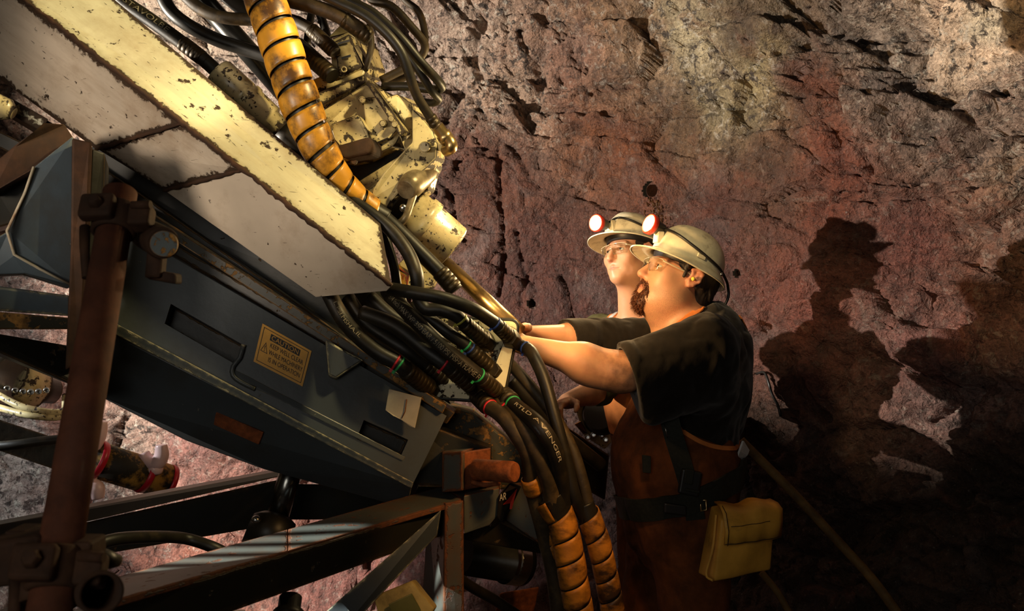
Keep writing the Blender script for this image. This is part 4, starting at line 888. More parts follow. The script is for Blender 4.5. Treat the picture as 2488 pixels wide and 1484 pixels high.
LO = 'hoses from the bulkhead plate down to the guards'
hose('brown dusty hose leaving the plate first on the left with a red tie', [(1150, 950, 2.13), (1185, 985, 2.06), (1220, 1010, 2.02), (1255, 1055, 2.0), (1283, 1105, 2.0), (1292, 1180, 2.02), (1320, 1290, 2.06), (1345, 1400, 2.08), (1360, 1530, 2.1)], .0195, LO, mat='u', fer=[(.03, .12, 1.25)], ties=[(.13, 'red')])
hose('brown dusty hose curving down second from the left into the wide guard', [(1190, 945, 2.13), (1225, 988, 2.06), (1270, 1036, 2.0), (1304, 1100, 1.99), (1330, 1165, 2.0), (1348, 1240, 2.02), (1372, 1340, 2.03), (1392, 1430, 2.04), (1404, 1530, 2.05)], .0205, LO, mat='u', ties=[(.14, 'red')])
hose('dark hose with pale lettering running down into the wide guard, green tie', [(1215, 955, 2.11), (1256, 990, 2.03), (1312, 1036, 1.97), (1347, 1095, 1.975), (1360, 1150, 2.0), (1366, 1200, 2.025), (1374, 1260, 2.035), (1385, 1340, 2.035)], .0205, LO, fer=[(.03, .12, 1.3)], ties=[(.14, 'green')], text=('RTLD AVENGER', .19, .52, .0085, .30, 'tag'))
hose('dark hose dropping from behind the right edge of the plate near the forearm', [(1250, 832, 2.14), (1285, 850, 2.10), (1300, 872, 2.08), (1322, 922, 2.06), (1346, 1008, 2.04), (1371, 1101, 2.03), (1396, 1205, 2.03), (1420, 1260, 2.05), (1450, 1360, 2.06)], .0165, LO, ties=[(.07, 'blue')])
hose('dusty brown hose farthest right, running down into the narrow guard', [(1235, 880, 2.16), (1262, 908, 2.12), (1300, 952, 2.1), (1351, 1018, 2.08), (1392, 1096, 2.06), (1414, 1165, 2.05), (1432, 1235, 2.05), (1458, 1321, 2.05), (1474, 1394, 2.06), (1494, 1530, 2.07)], .0155, LO, mat='u')
hose('black hose slanting down behind the lettered hoses from the plate to the dark', [(1240, 920, 2.24), (1290, 975, 2.26), (1350, 1040, 2.3), (1410, 1090, 2.34), (1460, 1130, 2.4)], .020, LO)

# spiral guards
def guard(name, label, pts, R, pitch, mat, start=0.0, frac=.84, taper=None):
    path = spline(pp(pts), .004); acc = [0.0]
    for k in range(1, len(path)): acc.append(acc[-1] + (path[k] - path[k - 1]).length)
    acc = np.array(acc); xyz = np.array([tuple(p) for p in path]); T = acc[-1]
    fr_ = frames(path); NN = np.array([tuple(f[1]) for f in fr_]); BB = np.array([tuple(f[2]) for f in fr_])
    def pos(s_): return np.array([np.interp(s_, acc, xyz[:, k]) for k in range(3)])
    def nb(s_):
        a = np.array([np.interp(s_, acc, NN[:, k]) for k in range(3)]); c = np.array([np.interp(s_, acc, BB[:, k]) for k in range(3)])
        return a / np.linalg.norm(a), c / np.linalg.norm(c)
    m = MB(); w = pitch * frac; rows = []
    steps = int((T - w) / pitch * 40)
    for k in range(steps + 1):
        ang = 2 * math.pi * k / 40 + start; s0 = (T - w) * k / steps
        row = []
        for q in range(7):
            t = q / 6; sc = s0 + w * t; p = pos(sc); a, c = nb(sc)
            rr = R * (1 + .022 * math.sin(math.pi * t) - (.010 if q in (0, 6) else 0)) * (1 + .012 * math.sin(k * .37)) * (taper(sc / T) if taper else 1)
            row.append(p + (a * math.cos(ang) + c * math.sin(ang)) * rr)
        rows.append(row)
    ids = [m.vs(r) for r in rows]
    for k in range(steps):
        for q in range(6):
            m.face((ids[k][q], ids[k][q + 1], ids[k + 1][q + 1], ids[k + 1][q]), None, None, True)
    t = thing(name, label, 'hose guard', path[0])
    m.build('spiral_wrap', mat, t, solid=.0025)
    m = MB(); m.tube(path, [R * .80 * (taper(a / T) if taper else 1) for a in acc], 16); m.build('inner_hose', M['hose'], t)
    return t
guard('spiral_guard', 'bright orange spiral hose guard curling down in front of the drill motor', [(628, -70, 2.02), (648, 10, 2.02), (672, 80, 2.02), (698, 160, 2.02), (726, 240, 2.02), (752, 310, 2.03), (780, 370, 2.04), (812, 425, 2.06), (850, 468, 2.08), (895, 505, 2.10), (940, 532, 2.11)], .0455, .0535, M['guard'], 1.2, .84, lambda t: 1.10 - .42 * max(0, (t - .45) / .55) ** 1.2)
guard('spiral_guard', 'wide dirty orange spiral guard round hoses at the bottom, left of two', [(1338, 1205, 2.03), (1352, 1235, 2.03), (1368, 1275, 2.03), (1382, 1340, 2.03), (1392, 1400, 2.03), (1404, 1470, 2.04), (1412, 1540, 2.05)], .0365, .0565, M['guard_old'], .4, .93, lambda t: 1.0 + .28 * max(0, 1 - t / .16))
guard('spiral_guard', 'narrow dirty orange spiral guard at the bottom, right of two', [(1420, 1222, 2.05), (1437, 1270, 2.05), (1455, 1321, 2.05), (1472, 1394, 2.06), (1487, 1470, 2.07), (1497, 1540, 2.08)], .0300, .0535, M['guard_old'], 2.1, .93)
gs = thing('guard_scrap', 'short torn piece of orange guard on the leftmost brown hose', 'hose guard', P(1292, 1178, 2.0))
m = MB(); m.lathe([(0, .0215), (.2, .024), (.8, .0245), (1, .022)], P(1286, 1160, 2.005), P(1299, 1198, 2.02), 24, cap=False); m.build('scrap', M['guard_old'], gs, solid=.0025)
gb = thing('guard_scrap', 'dirty orange guard segment half hidden behind the wide spiral guard', 'hose guard', P(1335, 1310, 2.1))
m = MB(); m.lathe([(0, .024), (.46, .026), (.5, .023), (.54, .026), (1, .024)], P(1326, 1285, 2.07), P(1340, 1350, 2.08), 24, cap=False); m.build('scrap', M['guard_old'], gb, solid=.0025)

# ------------------------------------------------------------------ coupling along the beam, rod, elbow
cp = thing('rod_coupling', 'cream painted cylinder coupling lying along the top edge of the beam', 'coupling', P(600, 240, 2.12))
c0, c1 = P(530, 176, 2.12), P(686, 318, 2.14)
m = MB(); m.lathe([(0, .026), (0, .038), (.03, .042), (.40, .042), (.42, .038), (.45, .0445), (.50, .0445), (.52, .040), (.80, .039), (.82, .030), (1, .029)], c0, c1, 36); m.build('body', M['cream_dirty'], cp)
m = MB(); m.lathe([(0, .0295), (.1, .031), (.9, .031), (1, .029)], c1 - (c1 - c0) * .02, P(850, 470, 2.2), 28); m.build('barrel', M['hose'], cp)
m = MB(); m.ball(P(583, 190, 2.075), .006, 10, 6); m.build('port_plug', M['black'], cp)
ld = thing('steel_pipe', 'dark straight pipe with a bright lower edge behind the coupling and the orange guard', 'pipe', P(560, 110, 2.3))
m = MB(); m.cyl(P(440, -60, 2.32), P(700, 235, 2.36), .030, 28); m.build('tube', M['pipe_dark'], ld)
rd = thing('bright_rod', 'long oily brass coloured rod slanting down to the bulkhead plate', 'rod', P(1170, 720, 2.3))
m = MB(); m.cyl(P(1082, 640, 2.34), P(1262, 806, 2.22), .021, 28); m.build('rod', M['brass'], rd)
el = thing('elbow_fitting', 'brass coloured oily elbow fitting at the end of the long sweeping hose', 'fitting', P(1085, 335, 2.15))
m = MB(); m.lathe([(0, .016), (.5, .0165), (.52, .020), (1, .020)], P(1062, 306, 2.13), P(1088, 342, 2.15), 20); m.build('nut', M['brass'], el)
m = MB(); m.tube(spline(pp([(1080, 330, 2.15), (1094, 345, 2.14), (1096, 358, 2.14), (1084, 366, 2.16)]), .004), .0165, 16); m.build('elbow', M['brass'], el)
m = MB(); m.cyl(P(1088, 362, 2.16), P(1058, 352, 2.22), .013, 16); m.build('stem', M['cream_dirty'], el)

# ------------------------------------------------------------------ drill motor
mo = thing('drill_motor', 'oily cream painted hydraulic drill motor with blocky housing behind the orange guard', 'motor', P(900, 300, 2.25))
CD = M['cream_dirty']
def blk(name, poly, dep, mat=None, bev=.005, par=None):
    q = MB(); q.slab([P(*p) for p in poly], dep); return q.build(name, mat or CD, par or mo, bevel=bev, seg=3)
blk('manifold_block', [(800, 98, 2.19), (852, 72, 2.21), (872, 98, 2.22), (893, 160, 2.22), (884, 182, 2.21), (764, 226, 2.16), (752, 196, 2.16), (806, 172, 2.18)], (.03, .13, .02))
blk('manifold_face', [(812, 100, 2.178), (848, 82, 2.19), (880, 160, 2.20), (822, 190, 2.175)], (.01, .03, 0), CD, .003)
blk('manifold_top', [(795, 92, 2.20), (826, 60, 2.23), (862, 62, 2.25), (874, 95, 2.24), (850, 80, 2.22)], (.02, .1, .02), CD, .004)
blk('manifold_side', [(858, 110, 2.19), (868, 108, 2.2), (893, 150, 2.21), (884, 162, 2.20)], (.01, .03, 0), M['ferrule'], .003)
blk('clamp_flange', [(762, 228, 2.15), (886, 180, 2.19), (892, 196, 2.19), (774, 258, 2.15)], (.03, .14, .0), CD, .004)
for x_, y_ in ((814, 183), (836, 169), (820, 128)):
    q = MB(); q.lathe([(0, .0085), (.7, .0085), (.7, .0045), (.2, .0045)], P(x_, y_, 2.20), P(x_ - 1, y_ - 1, 2.155), 16, cap=True); q.build('socket_bolt', M['cream_dirty'], mo)
for (x0, y0), (x1, y1) in (((820, 104), (850, 97)), ((829, 139), (852, 134))):
    q = MB(); q.slab([P(x0, y0, 2.174), P(x1, y1 - 2, 2.18), P(x1, y1 + 4, 2.18), P(x0 + 1, y0 + 5, 2.174)], (0, .004, 0)); q.build('bright_bar', M['steel'], mo)
blk('gear_housing', [(776, 268, 2.15), (886, 200, 2.18), (930, 218, 2.2), (962, 262, 2.2), (978, 310, 2.19), (958, 352, 2.17), (880, 388, 2.15), (830, 400, 2.15), (806, 352, 2.14), (792, 310, 2.14)], (.04, .16, .01), CD, .012)
blk('housing_cover', [(880, 236, 2.155), (926, 232, 2.17), (954, 270, 2.17), (966, 310, 2.165), (944, 336, 2.155), (890, 360, 2.145)], (.01, .04, .0), CD, .008)
blk('rib', [(886, 198, 2.15), (905, 202, 2.155), (985, 318, 2.16), (972, 332, 2.155)], (.01, .05, 0), CD, .004)
blk('knob_block', [(800, 302, 2.10), (868, 276, 2.12), (892, 318, 2.12), (900, 345, 2.12), (836, 368, 2.09), (812, 340, 2.09)], (.02, .10, .0), CD, .006)
blk('knob_foot', [(820, 352, 2.085), (896, 330, 2.105), (905, 352, 2.105), (896, 372, 2.1), (838, 386, 2.08), (816, 372, 2.08)], (.02, .08, 0), M['rust_dark'], .008)
blk('end_cover', [(932, 236, 2.19), (962, 226, 2.22), (996, 250, 2.24), (1010, 282, 2.24), (1006, 350, 2.22), (984, 372, 2.2), (972, 330, 2.18)], (.03, .1, .01), CD, .008)
for x_, y_, d_ in ((930, 300, 2.15), (958, 302, 2.15), (880, 243, 2.14), (950, 288, 2.16), (860, 392, 2.13)):
    q = MB(); q.lathe([(0, .010), (.6, .010), (1, .0075)], P(x_, y_, d_ + .02), P(x_, y_, d_ - .012), 8); q.build('bolt', CD, mo, bevel=.001)
blk('dark_gap', [(820, 385, 2.2), (960, 352, 2.22), (1000, 380, 2.24), (940, 440, 2.24), (880, 450, 2.22), (830, 425, 2.2)], (.03, .12, 0), M['dark'], .006)
ar = thing('swing_arm', 'smooth beige swing arm curving down from the drill motor with a round pin', 'machine arm', P(980, 420, 2.2))
def ablk(name, poly, dep, mat=None, bev=.005): return blk(name, poly, dep, mat, bev, ar)
ablk('arm_plate', [(1000, 262, 2.20), (1022, 284, 2.20), (1050, 318, 2.19), (1061, 350, 2.18), (1059, 384, 2.17), (1040, 402, 2.16), (1010, 425, 2.15), (985, 448, 2.145), (966, 470, 2.14), (950, 488, 2.14), (940, 506, 2.14), (900, 484, 2.12), (905, 458, 2.12), (930, 420, 2.13), (968, 378, 2.15), (1000, 345, 2.17)], (.02, .06, .0), CD, .006)
ablk('rear_web', [(870, 440, 2.20), (985, 368, 2.22), (990, 380, 2.22), (925, 440, 2.21), (880, 470, 2.19)], (.02, .06, 0), CD, .004)
q = MB(); q.lathe([(0, .016), (.4, .016), (.5, .013), (1, .012)], P(1034, 358, 2.19), P(1031, 357, 2.145), 24); q.build('pin', CD, ar)
ablk('arm_side', [(1060, 384, 2.19), (1062, 402, 2.2), (1052, 420, 2.2), (1042, 460, 2.2), (1024, 474, 2.2), (1020, 440, 2.19), (1042, 404, 2.18)], (.01, .06, 0), CD, .005)
q = MB(); q.lathe([(0, .026), (.15, .032), (.8, .034), (1, .024)], P(1042, 412, 2.24), P(985, 462, 2.12), 28); q.build('knuckle', M['dull'], ar)
dr = thing('feed_motor', 'round beige drum motor below the swing arm, next to the rock wall', 'motor', P(1050, 560, 2.25))
d0, d1 = P(985, 512, 2.22), P(1096, 606, 2.26)
q = MB(); q.lathe([(0, .060), (.04, .070), (.25, .072), (.26, .078), (.42, .078), (.43, .0715), (.95, .0715), (.985, .068), (1, .060)], d0, d1, 44); q.build('drum', M['cream_dirty'], dr)
q = MB(); q.lathe([(0, .050), (.3, .064), (1, .066)], P(948, 482, 2.24), d0, 32); q.build('neck', M['ferrule'], dr)
q = MB(); q.tube(spline(pp([(1005, 470, 2.14), (996, 500, 2.13), (984, 530, 2.12), (960, 552, 2.13)]), .004), .010, 12); q.build('cast_rib', M['dull'], dr)
q = MB(); q.ball(P(980, 505, 2.13), .011, 14, 8); q.build('bolt_cap', M['steel'], dr)
q = MB(); q.slab([P(968, 640, 2.16), P(1000, 610, 2.17), P(1070, 660, 2.2), P(1050, 700, 2.19), P(985, 712, 2.16)], (.0, .06, 0)); q.build('mount_plate', CD, dr, bevel=.005)
lb = thing('parts_label', 'torn orange label ending in red letters on the plate behind the thin hose', 'label', P(985, 670, 2.15))
l4 = [P(962, 638, 2.10), P(996, 660, 2.102), P(990, 702, 2.102), P(962, 690, 2.10)]
q = MB(); q.slab(l4, (0, .0015, 0)); q.build('sticker', M['sign'], lb)
lf = lambda u, v: l4[0].lerp(l4[1], u).lerp(l4[3].lerp(l4[2], u), v) + Vector((0, -.001, 0))
letters(lb, 'lettering', 'RTS', M['ink_red'], .2, .92, .35, .62, lf)
q = MB(); q.slab([lf(.05, .16), lf(.95, .16), lf(.95, .21), lf(.05, .21)], (0, .0005, 0)); q.slab([lf(.9, .16), lf(.95, .16), lf(.95, .9), lf(.9, .9)], (0, .0005, 0)); q.build('border', M['ink_red'], lb)

# ------------------------------------------------------------------ farther boom behind
sb = thing('far_drill_unit', 'bright steel boom head with a ring of bolts at the far left edge', 'machine', P(60, 950, 3.2))
q = MB(); q.lathe([(0, .06), (.2, .10), (.7, .11), (1, .09)], P(-60, 900, 3.2), P(30, 925, 3.1), 36); q.build('head', M['steel'], sb)
q = MB(); q.lathe([(0, .085), (.3, .095), (1, .095)], P(20, 920, 3.15), P(80, 945, 3.25), 36); q.build('flange', M['cream_dirty'], sb)
q = MB(); q.lathe([(0, .06), (1, .05)], P(70, 940, 3.2), P(130, 950, 3.3), 30); q.build('hub', M['dark'], sb)
for k in range(6):
    q = MB(); q.lathe([(0, .011), (.7, .011), (.7, .006), (.3, .006)], P(18 + k * 19, 942 + k * 6 - k * k, 3.08), P(18 + k * 19, 944 + k * 6 - k * k, 3.02), 12); q.build('bolt', M['steel'], sb)
for a_, c_, e_ in (((-20, 950), (60, 990), (150, 1000)), ((-20, 985), (70, 1008), (150, 1010))):
    q = MB(); q.tube(spline(pp([(a_[0], a_[1], 3.05), (c_[0], c_[1], 3.0), (e_[0], e_[1], 3.05), (160, 960, 3.1)])), .013, 10); q.build('guard_bar', M['cream_dirty'], sb)
fp = thing('far_feed', 'dark square feed beam of the far boom behind the scaffold pole', 'beam', P(80, 1070, 3.1))
q = MB(); q.hexa([P(-60, 1000, 3.0), P(240, 1098, 3.2), P(235, 1175, 3.2), P(-60, 1075, 3.0), P(-60, 1000, 3.15), P(240, 1098, 3.35), P(235, 1175, 3.35), P(-60, 1075, 3.15)]); q.build('beam', M['dark'], fp, bevel=.004)
q = MB(); q.tube(spline(pp([(-20, 1085, 2.95), (40, 1080, 2.95), (100, 1072, 2.98), (200, 1062, 3.05)])), .018, 10); q.build('hose', M['hose'], fp)
yp = thing('yellow_pipe', 'flaking yellow and black pipe with red clamp rings behind the scaffold pole', 'pipe', P(320, 1140, 3.1))
q = MB(); q.cyl(P(215, 1110, 3.0), P(412, 1172, 3.2), .066, 36); q.build('pipe', plain('flaking_yellow', (0.46, 0.25, 0.05), .6, 0, .3, 18, .001, .3, (0.020, 0.016, 0.010), (.44, .54)), yp)
M['pink'] = plain('overlit_red_enamel', (0.88, 0.60, 0.58), .3, 0, .12, 20)  # red prongs coloured near white, overexposure painted in
def clampring(x, y, d, r, prongs):
    t = thing('pipe_clamp', prongs[1], 'clamp', P(x, y, d), None)
    ax = (P(412, 1172, 3.2) - P(215, 1110, 3.0)).normalized()
    c = P(x, y, d); q = MB(); q.lathe([(0, r - .0025), (0, r), (.5, r * 1.04), (1, r), (1, r - .0025), (0, r - .0025)], c - ax * .012, c + ax * .012, 36, False); q.build('ring', M['clamp_red'], t)
    for pts in prongs[0]:
        q = MB(); path = spline(pp([(px, py, d - .02) for px, py in pts]), .006)
        q.tube(path, [.021 + .008 * math.sin(math.pi * k / len(path)) for k in range(len(path))], 12); q.build('prong', M['pink'], t)
    return t
clampring(236, 1117, 3.0, .069, (([(246, 1022), (240, 1050), (228, 1090)], [(206, 1228), (212, 1180), (222, 1150)], [(238, 1212), (232, 1184), (216, 1180)]), 'red forked clamp, prongs coloured overlit, round the yellow pipe, close beside the scaffold pole'))
clampring(352, 1152, 3.13, .069, (([(392, 1080), (392, 1108), (378, 1126), (356, 1116), (348, 1100)], [(378, 1126), (376, 1150)]), 'red forked clamp, prongs coloured overlit, round the far end of the yellow pipe'))
q = thing('pipe_ring', 'plain red ring at the right end of the yellow pipe', 'ring', P(405, 1170, 3.18))
m = MB(); ax = (P(412, 1172, 3.2) - P(215, 1110, 3.0)).normalized(); c = P(407, 1171, 3.19); m.lathe([(0, .0663), (0, .067), (.5, .070), (1, .067), (1, .0663), (0, .0663)], c - ax * .01, c + ax * .01, 36, False); m.build('ring', M['clamp_red'], q)

rb = thing('rear_boom_plate', 'oily steel end plate with ring bolts between the hoses and the orange bib', 'machine', P(1450, 1040, 3.3))
q = MB(); q.slab([P(1388, 960, 3.3), P(1480, 955, 3.35), P(1500, 1060, 3.35), P(1470, 1092, 3.32), P(1420, 1060, 3.28)], (0, .06, 0)); q.build('plate', M['cream_dirty'], rb, bevel=.006)
q = MB(); q.lathe([(0, .075), (.5, .082), (1, .06)], P(1470, 1010, 3.32), P(1455, 1005, 3.22), 36); q.build('bearing', M['dark'], rb)
for x_, y_ in ((1398, 984), (1412, 982), (1428, 1062), (1442, 1056), (1462, 1056), (1472, 1068)):
    q = MB(); q.lathe([(0, .012), (.7, .012), (.7, .006), (.3, .006)], P(x_, y_, 3.3), P(x_, y_, 3.24), 14); q.build('ring_bolt', M['steel'], rb)
q = MB(); q.slab([P(1395, 1030, 3.25), P(1412, 1022, 3.26), P(1428, 1052, 3.27), P(1418, 1056, 3.26)], (0, .02, 0)); q.build('bright_edge', M['steel'], rb, bevel=.002)
fb = thing('far_boom', 'dark beam slanting down behind the hoses toward the feet of the bearded man', 'beam', P(1420, 1110, 3.0))
q = MB(); q.hexa([P(1300, 985, 2.64), P(1480, 1105, 2.74), P(1470, 1215, 2.74), P(1300, 1120, 2.64), P(1300, 985, 2.72), P(1480, 1105, 2.82), P(1470, 1215, 2.82), P(1300, 1120, 2.72)]); q.build('beam', M['dark'], fb, bevel=.006)

# leaning pole and cable at the right wall
lp = thing('leaning_pole', 'long weathered yellow brown pole leaning along the dark rock wall at the right', 'pole', P(2190, 1500, 2.35))
q = MB(); q.tube(spline(pp([(1800, 1070, 2.62), (1920, 1190, 2.58), (2050, 1330, 2.52), (2130, 1420, 2.47), (2230, 1560, 2.4)])), .0145, 14); q.build('pole', M['wood'], lp)
lp2 = thing('leaning_pole', 'second thin brown pole low behind the yellow pouch', 'pole', P(1920, 1500, 2.6))
q = MB(); q.tube(spline(pp([(1850, 1390, 2.68), (1890, 1440, 2.66), (1930, 1510, 2.64)])), .011, 12); q.build('pole', M['wood'], lp2)
wc = thing('wall_cable', 'thin black cable dangling on the rock wall between the man and his shadow', 'cable', P(1880, 940, 3.1))
wp = [(1838, 908), (1856, 904), (1866, 925), (1876, 958), (1890, 985), (1897, 1012)]
q = MB(); q.tube(spline([P(x, y, wall_depth(x, y) - .03) for x, y in wp]), .0055, 8); q.build('cable', M['black'], wc)
# ------------------------------------------------------------------ bodies: distance fields turned into one continuous surface
V_ = lambda *a: np.array(a, float)
class Field:
    def __init__(s, xs, ys, zs):
        s.ax = [np.asarray(a, np.float32) for a in (xs, ys, zs)]
        s.f = np.full([len(a) for a in s.ax], 1.0, np.float32)
    def put(s, fn, lo, hi, k=.02, op='u'):
        sl = []
        for a, l, h in zip(s.ax, lo, hi):
            i, j = np.searchsorted(a, l - k - .012), np.searchsorted(a, h + k + .012)
            if j <= i: return s
            sl.append(slice(i, j))
        X = s.ax[0][sl[0]][:, None, None]; Y = s.ax[1][sl[1]][None, :, None]; Z = s.ax[2][sl[2]][None, None, :]
        d = fn(X, Y, Z).astype(np.float32); f = s.f[tuple(sl)]
        if op == 'u':
            h = np.maximum(k - np.abs(f - d), 0) / k; s.f[tuple(sl)] = np.minimum(f, d) - h * h * k * .25
        elif op == 's':
            d = -d; h = np.maximum(k - np.abs(f - d), 0) / k; s.f[tuple(sl)] = np.maximum(f, d) + h * h * k * .25
        else:
            s.f[tuple(sl)] = np.maximum(f, d)
        return s
    def cap(s, a, b, ra, rb, k=.02, op='u', flat=None):
        a = np.array(a, float); b = np.array(b, float); ba = b - a; L2 = float(ba @ ba) + 1e-12
        def fn(X, Y, Z):
            x, y, z = X - a[0], Y - a[1], Z - a[2]
            t = np.clip((x * ba[0] + y * ba[1] + z * ba[2]) / L2, 0, 1)
            return np.sqrt((x - t * ba[0]) ** 2 + (y - t * ba[1]) ** 2 + (z - t * ba[2]) ** 2) - (ra + (rb - ra) * t)
        r = max(ra, rb); return s.put(fn, np.minimum(a, b) - r, np.maximum(a, b) + r, k, op)
    def ell(s, c, r, R=None, k=.02, op='u'):
        c = np.array(c, float); r = np.array(r, float); R = np.eye(3) if R is None else np.array(R, float)   # rows: axes
        def fn(X, Y, Z):
            x, y, z = X - c[0], Y - c[1], Z - c[2]; q0 = 0; q1 = 0
            for i in range(3):
                l = (x * R[i][0] + y * R[i][1] + z * R[i][2]) / r[i]; q0 = q0 + l * l; q1 = q1 + (l / r[i]) ** 2
            q0 = np.sqrt(q0); return q0 * (q0 - 1) / np.maximum(np.sqrt(q1), 1e-6)
        e = np.sqrt(((R * r[:, None]) ** 2).sum(0)); return s.put(fn, c - e, c + e, k, op)
    def plane(s, p, n, op='i', lo=None, hi=None):
        """keeps what lies behind the plane (against n)"""
        n = np.array(n, float); n /= np.linalg.norm(n); p = np.array(p, float)
        lo = [a[0] for a in s.ax] if lo is None else lo; hi = [a[-1] for a in s.ax] if hi is None else hi
        return s.put(lambda X, Y, Z: (X - p[0]) * n[0] + (Y - p[1]) * n[1] + (Z - p[2]) * n[2], lo, hi, .001, op)
    def mesh(s):
        f = s.f; A = f < 0
        m = A[:-1, :-1, :-1].astype(np.int8)
        cnt = sum(A[i:f.shape[0] - 1 + i, j:f.shape[1] - 1 + j, k:f.shape[2] - 1 + k].astype(np.int8) for i in (0, 1) for j in (0, 1) for k in (0, 1))
        ci = np.argwhere((cnt > 0) & (cnt < 8)); idx = np.full(cnt.shape, -1, np.int32); idx[tuple(ci.T)] = np.arange(len(ci))
        co = [(i, j, k) for i in (0, 1) for j in (0, 1) for k in (0, 1)]
        val = np.stack([f[ci[:, 0] + i, ci[:, 1] + j, ci[:, 2] + k] for i, j, k in co], 1)
        pos = np.stack([np.stack([s.ax[0][ci[:, 0] + i], s.ax[1][ci[:, 1] + j], s.ax[2][ci[:, 2] + k]], 1) for i, j, k in co], 1)
        acc = np.zeros((len(ci), 3)); n = np.zeros(len(ci))
        for a in range(8):
            for b in range(a + 1, 8):
                if sum(abs(x - y) for x, y in zip(co[a], co[b])) != 1: continue
                c = (val[:, a] < 0) != (val[:, b] < 0); t = np.where(c, val[:, a] / np.where(c, val[:, a] - val[:, b], 1), 0)
                acc += np.where(c[:, None], pos[:, a] + (pos[:, b] - pos[:, a]) * t[:, None], 0); n += c
        v = acc / n[:, None]; F = []
        for ax, (o1, o2) in enumerate((((0, 1, 0), (0, 0, 1)), ((0, 0, 1), (1, 0, 0)), ((1, 0, 0), (0, 1, 0)))):
            sl0 = [slice(None)] * 3; sl1 = [slice(None)] * 3; sl0[ax] = slice(0, -1); sl1[ax] = slice(1, None)
            a0, a1 = A[tuple(sl0)], A[tuple(sl1)]; e = np.argwhere(a0 != a1)
            mk = np.ones(len(e), bool)
            for o in (0, 1, 2):
                if o != ax: mk &= (e[:, o] > 0) & (e[:, o] < f.shape[o] - 1)
            e = e[mk]; flip = a0[tuple(e.T)]
            o1, o2 = np.array(o1), np.array(o2)
            q = np.stack([idx[tuple((e - o1 - o2).T)], idx[tuple((e - o2).T)], idx[tuple(e.T)], idx[tuple((e - o1).T)]], 1)
            q[~flip] = q[~flip][:, ::-1]; F.append(q)
        F = np.concatenate(F); return v, F[(F >= 0).all(1)]

def np_mesh(name, v, F, mat, parent, tone=None, smooth_it=0):
    if smooth_it:
        e = np.concatenate([F[:, [0, 1]], F[:, [1, 2]], F[:, [2, 3]], F[:, [3, 0]]]); e = np.concatenate([e, e[:, ::-1]])
        deg = np.bincount(e[:, 0], minlength=len(v))[:, None]
        for _ in range(smooth_it):
            s = np.stack([np.bincount(e[:, 0], weights=v[e[:, 1], k], minlength=len(v)) for k in range(3)], 1) / np.maximum(deg, 1); v = v * .5 + s * .5
    me = bpy.data.meshes.new(name); me.vertices.add(len(v)); me.vertices.foreach_set('co', np.asarray(v, float).ravel())
    me.loops.add(F.size); me.loops.foreach_set('vertex_index', F.ravel().astype(np.int32))
    me.polygons.add(len(F)); me.polygons.foreach_set('loop_start', np.arange(0, F.size, 4, dtype=np.int32)); me.polygons.foreach_set('loop_total', np.full(len(F), 4, np.int32))
    me.polygons.foreach_set('use_smooth', np.ones(len(F), bool)); me.update()
    for n_ in ('A', 'B'):
        l = me.uv_layers.new(name=n_); l.data.foreach_set('uv', np.full(2 * F.size, 9.0))
    if tone is not None:
        ca = me.color_attributes.new('tone', 'FLOAT_COLOR', 'POINT'); ca.data.foreach_set('color', np.concatenate([tone, np.ones((len(v), 1))], 1).ravel())
    me.materials.append(mat); o = bpy.data.objects.new(name, me); COL.objects.link(o); adopt(o, parent); return o

def axis(lo, hi, fine, step, coarse):
    out = [lo]
    while out[-1] < hi: out.append(out[-1] + (step if fine[0] <= out[-1] <= fine[1] else coarse))
    return np.array(out)

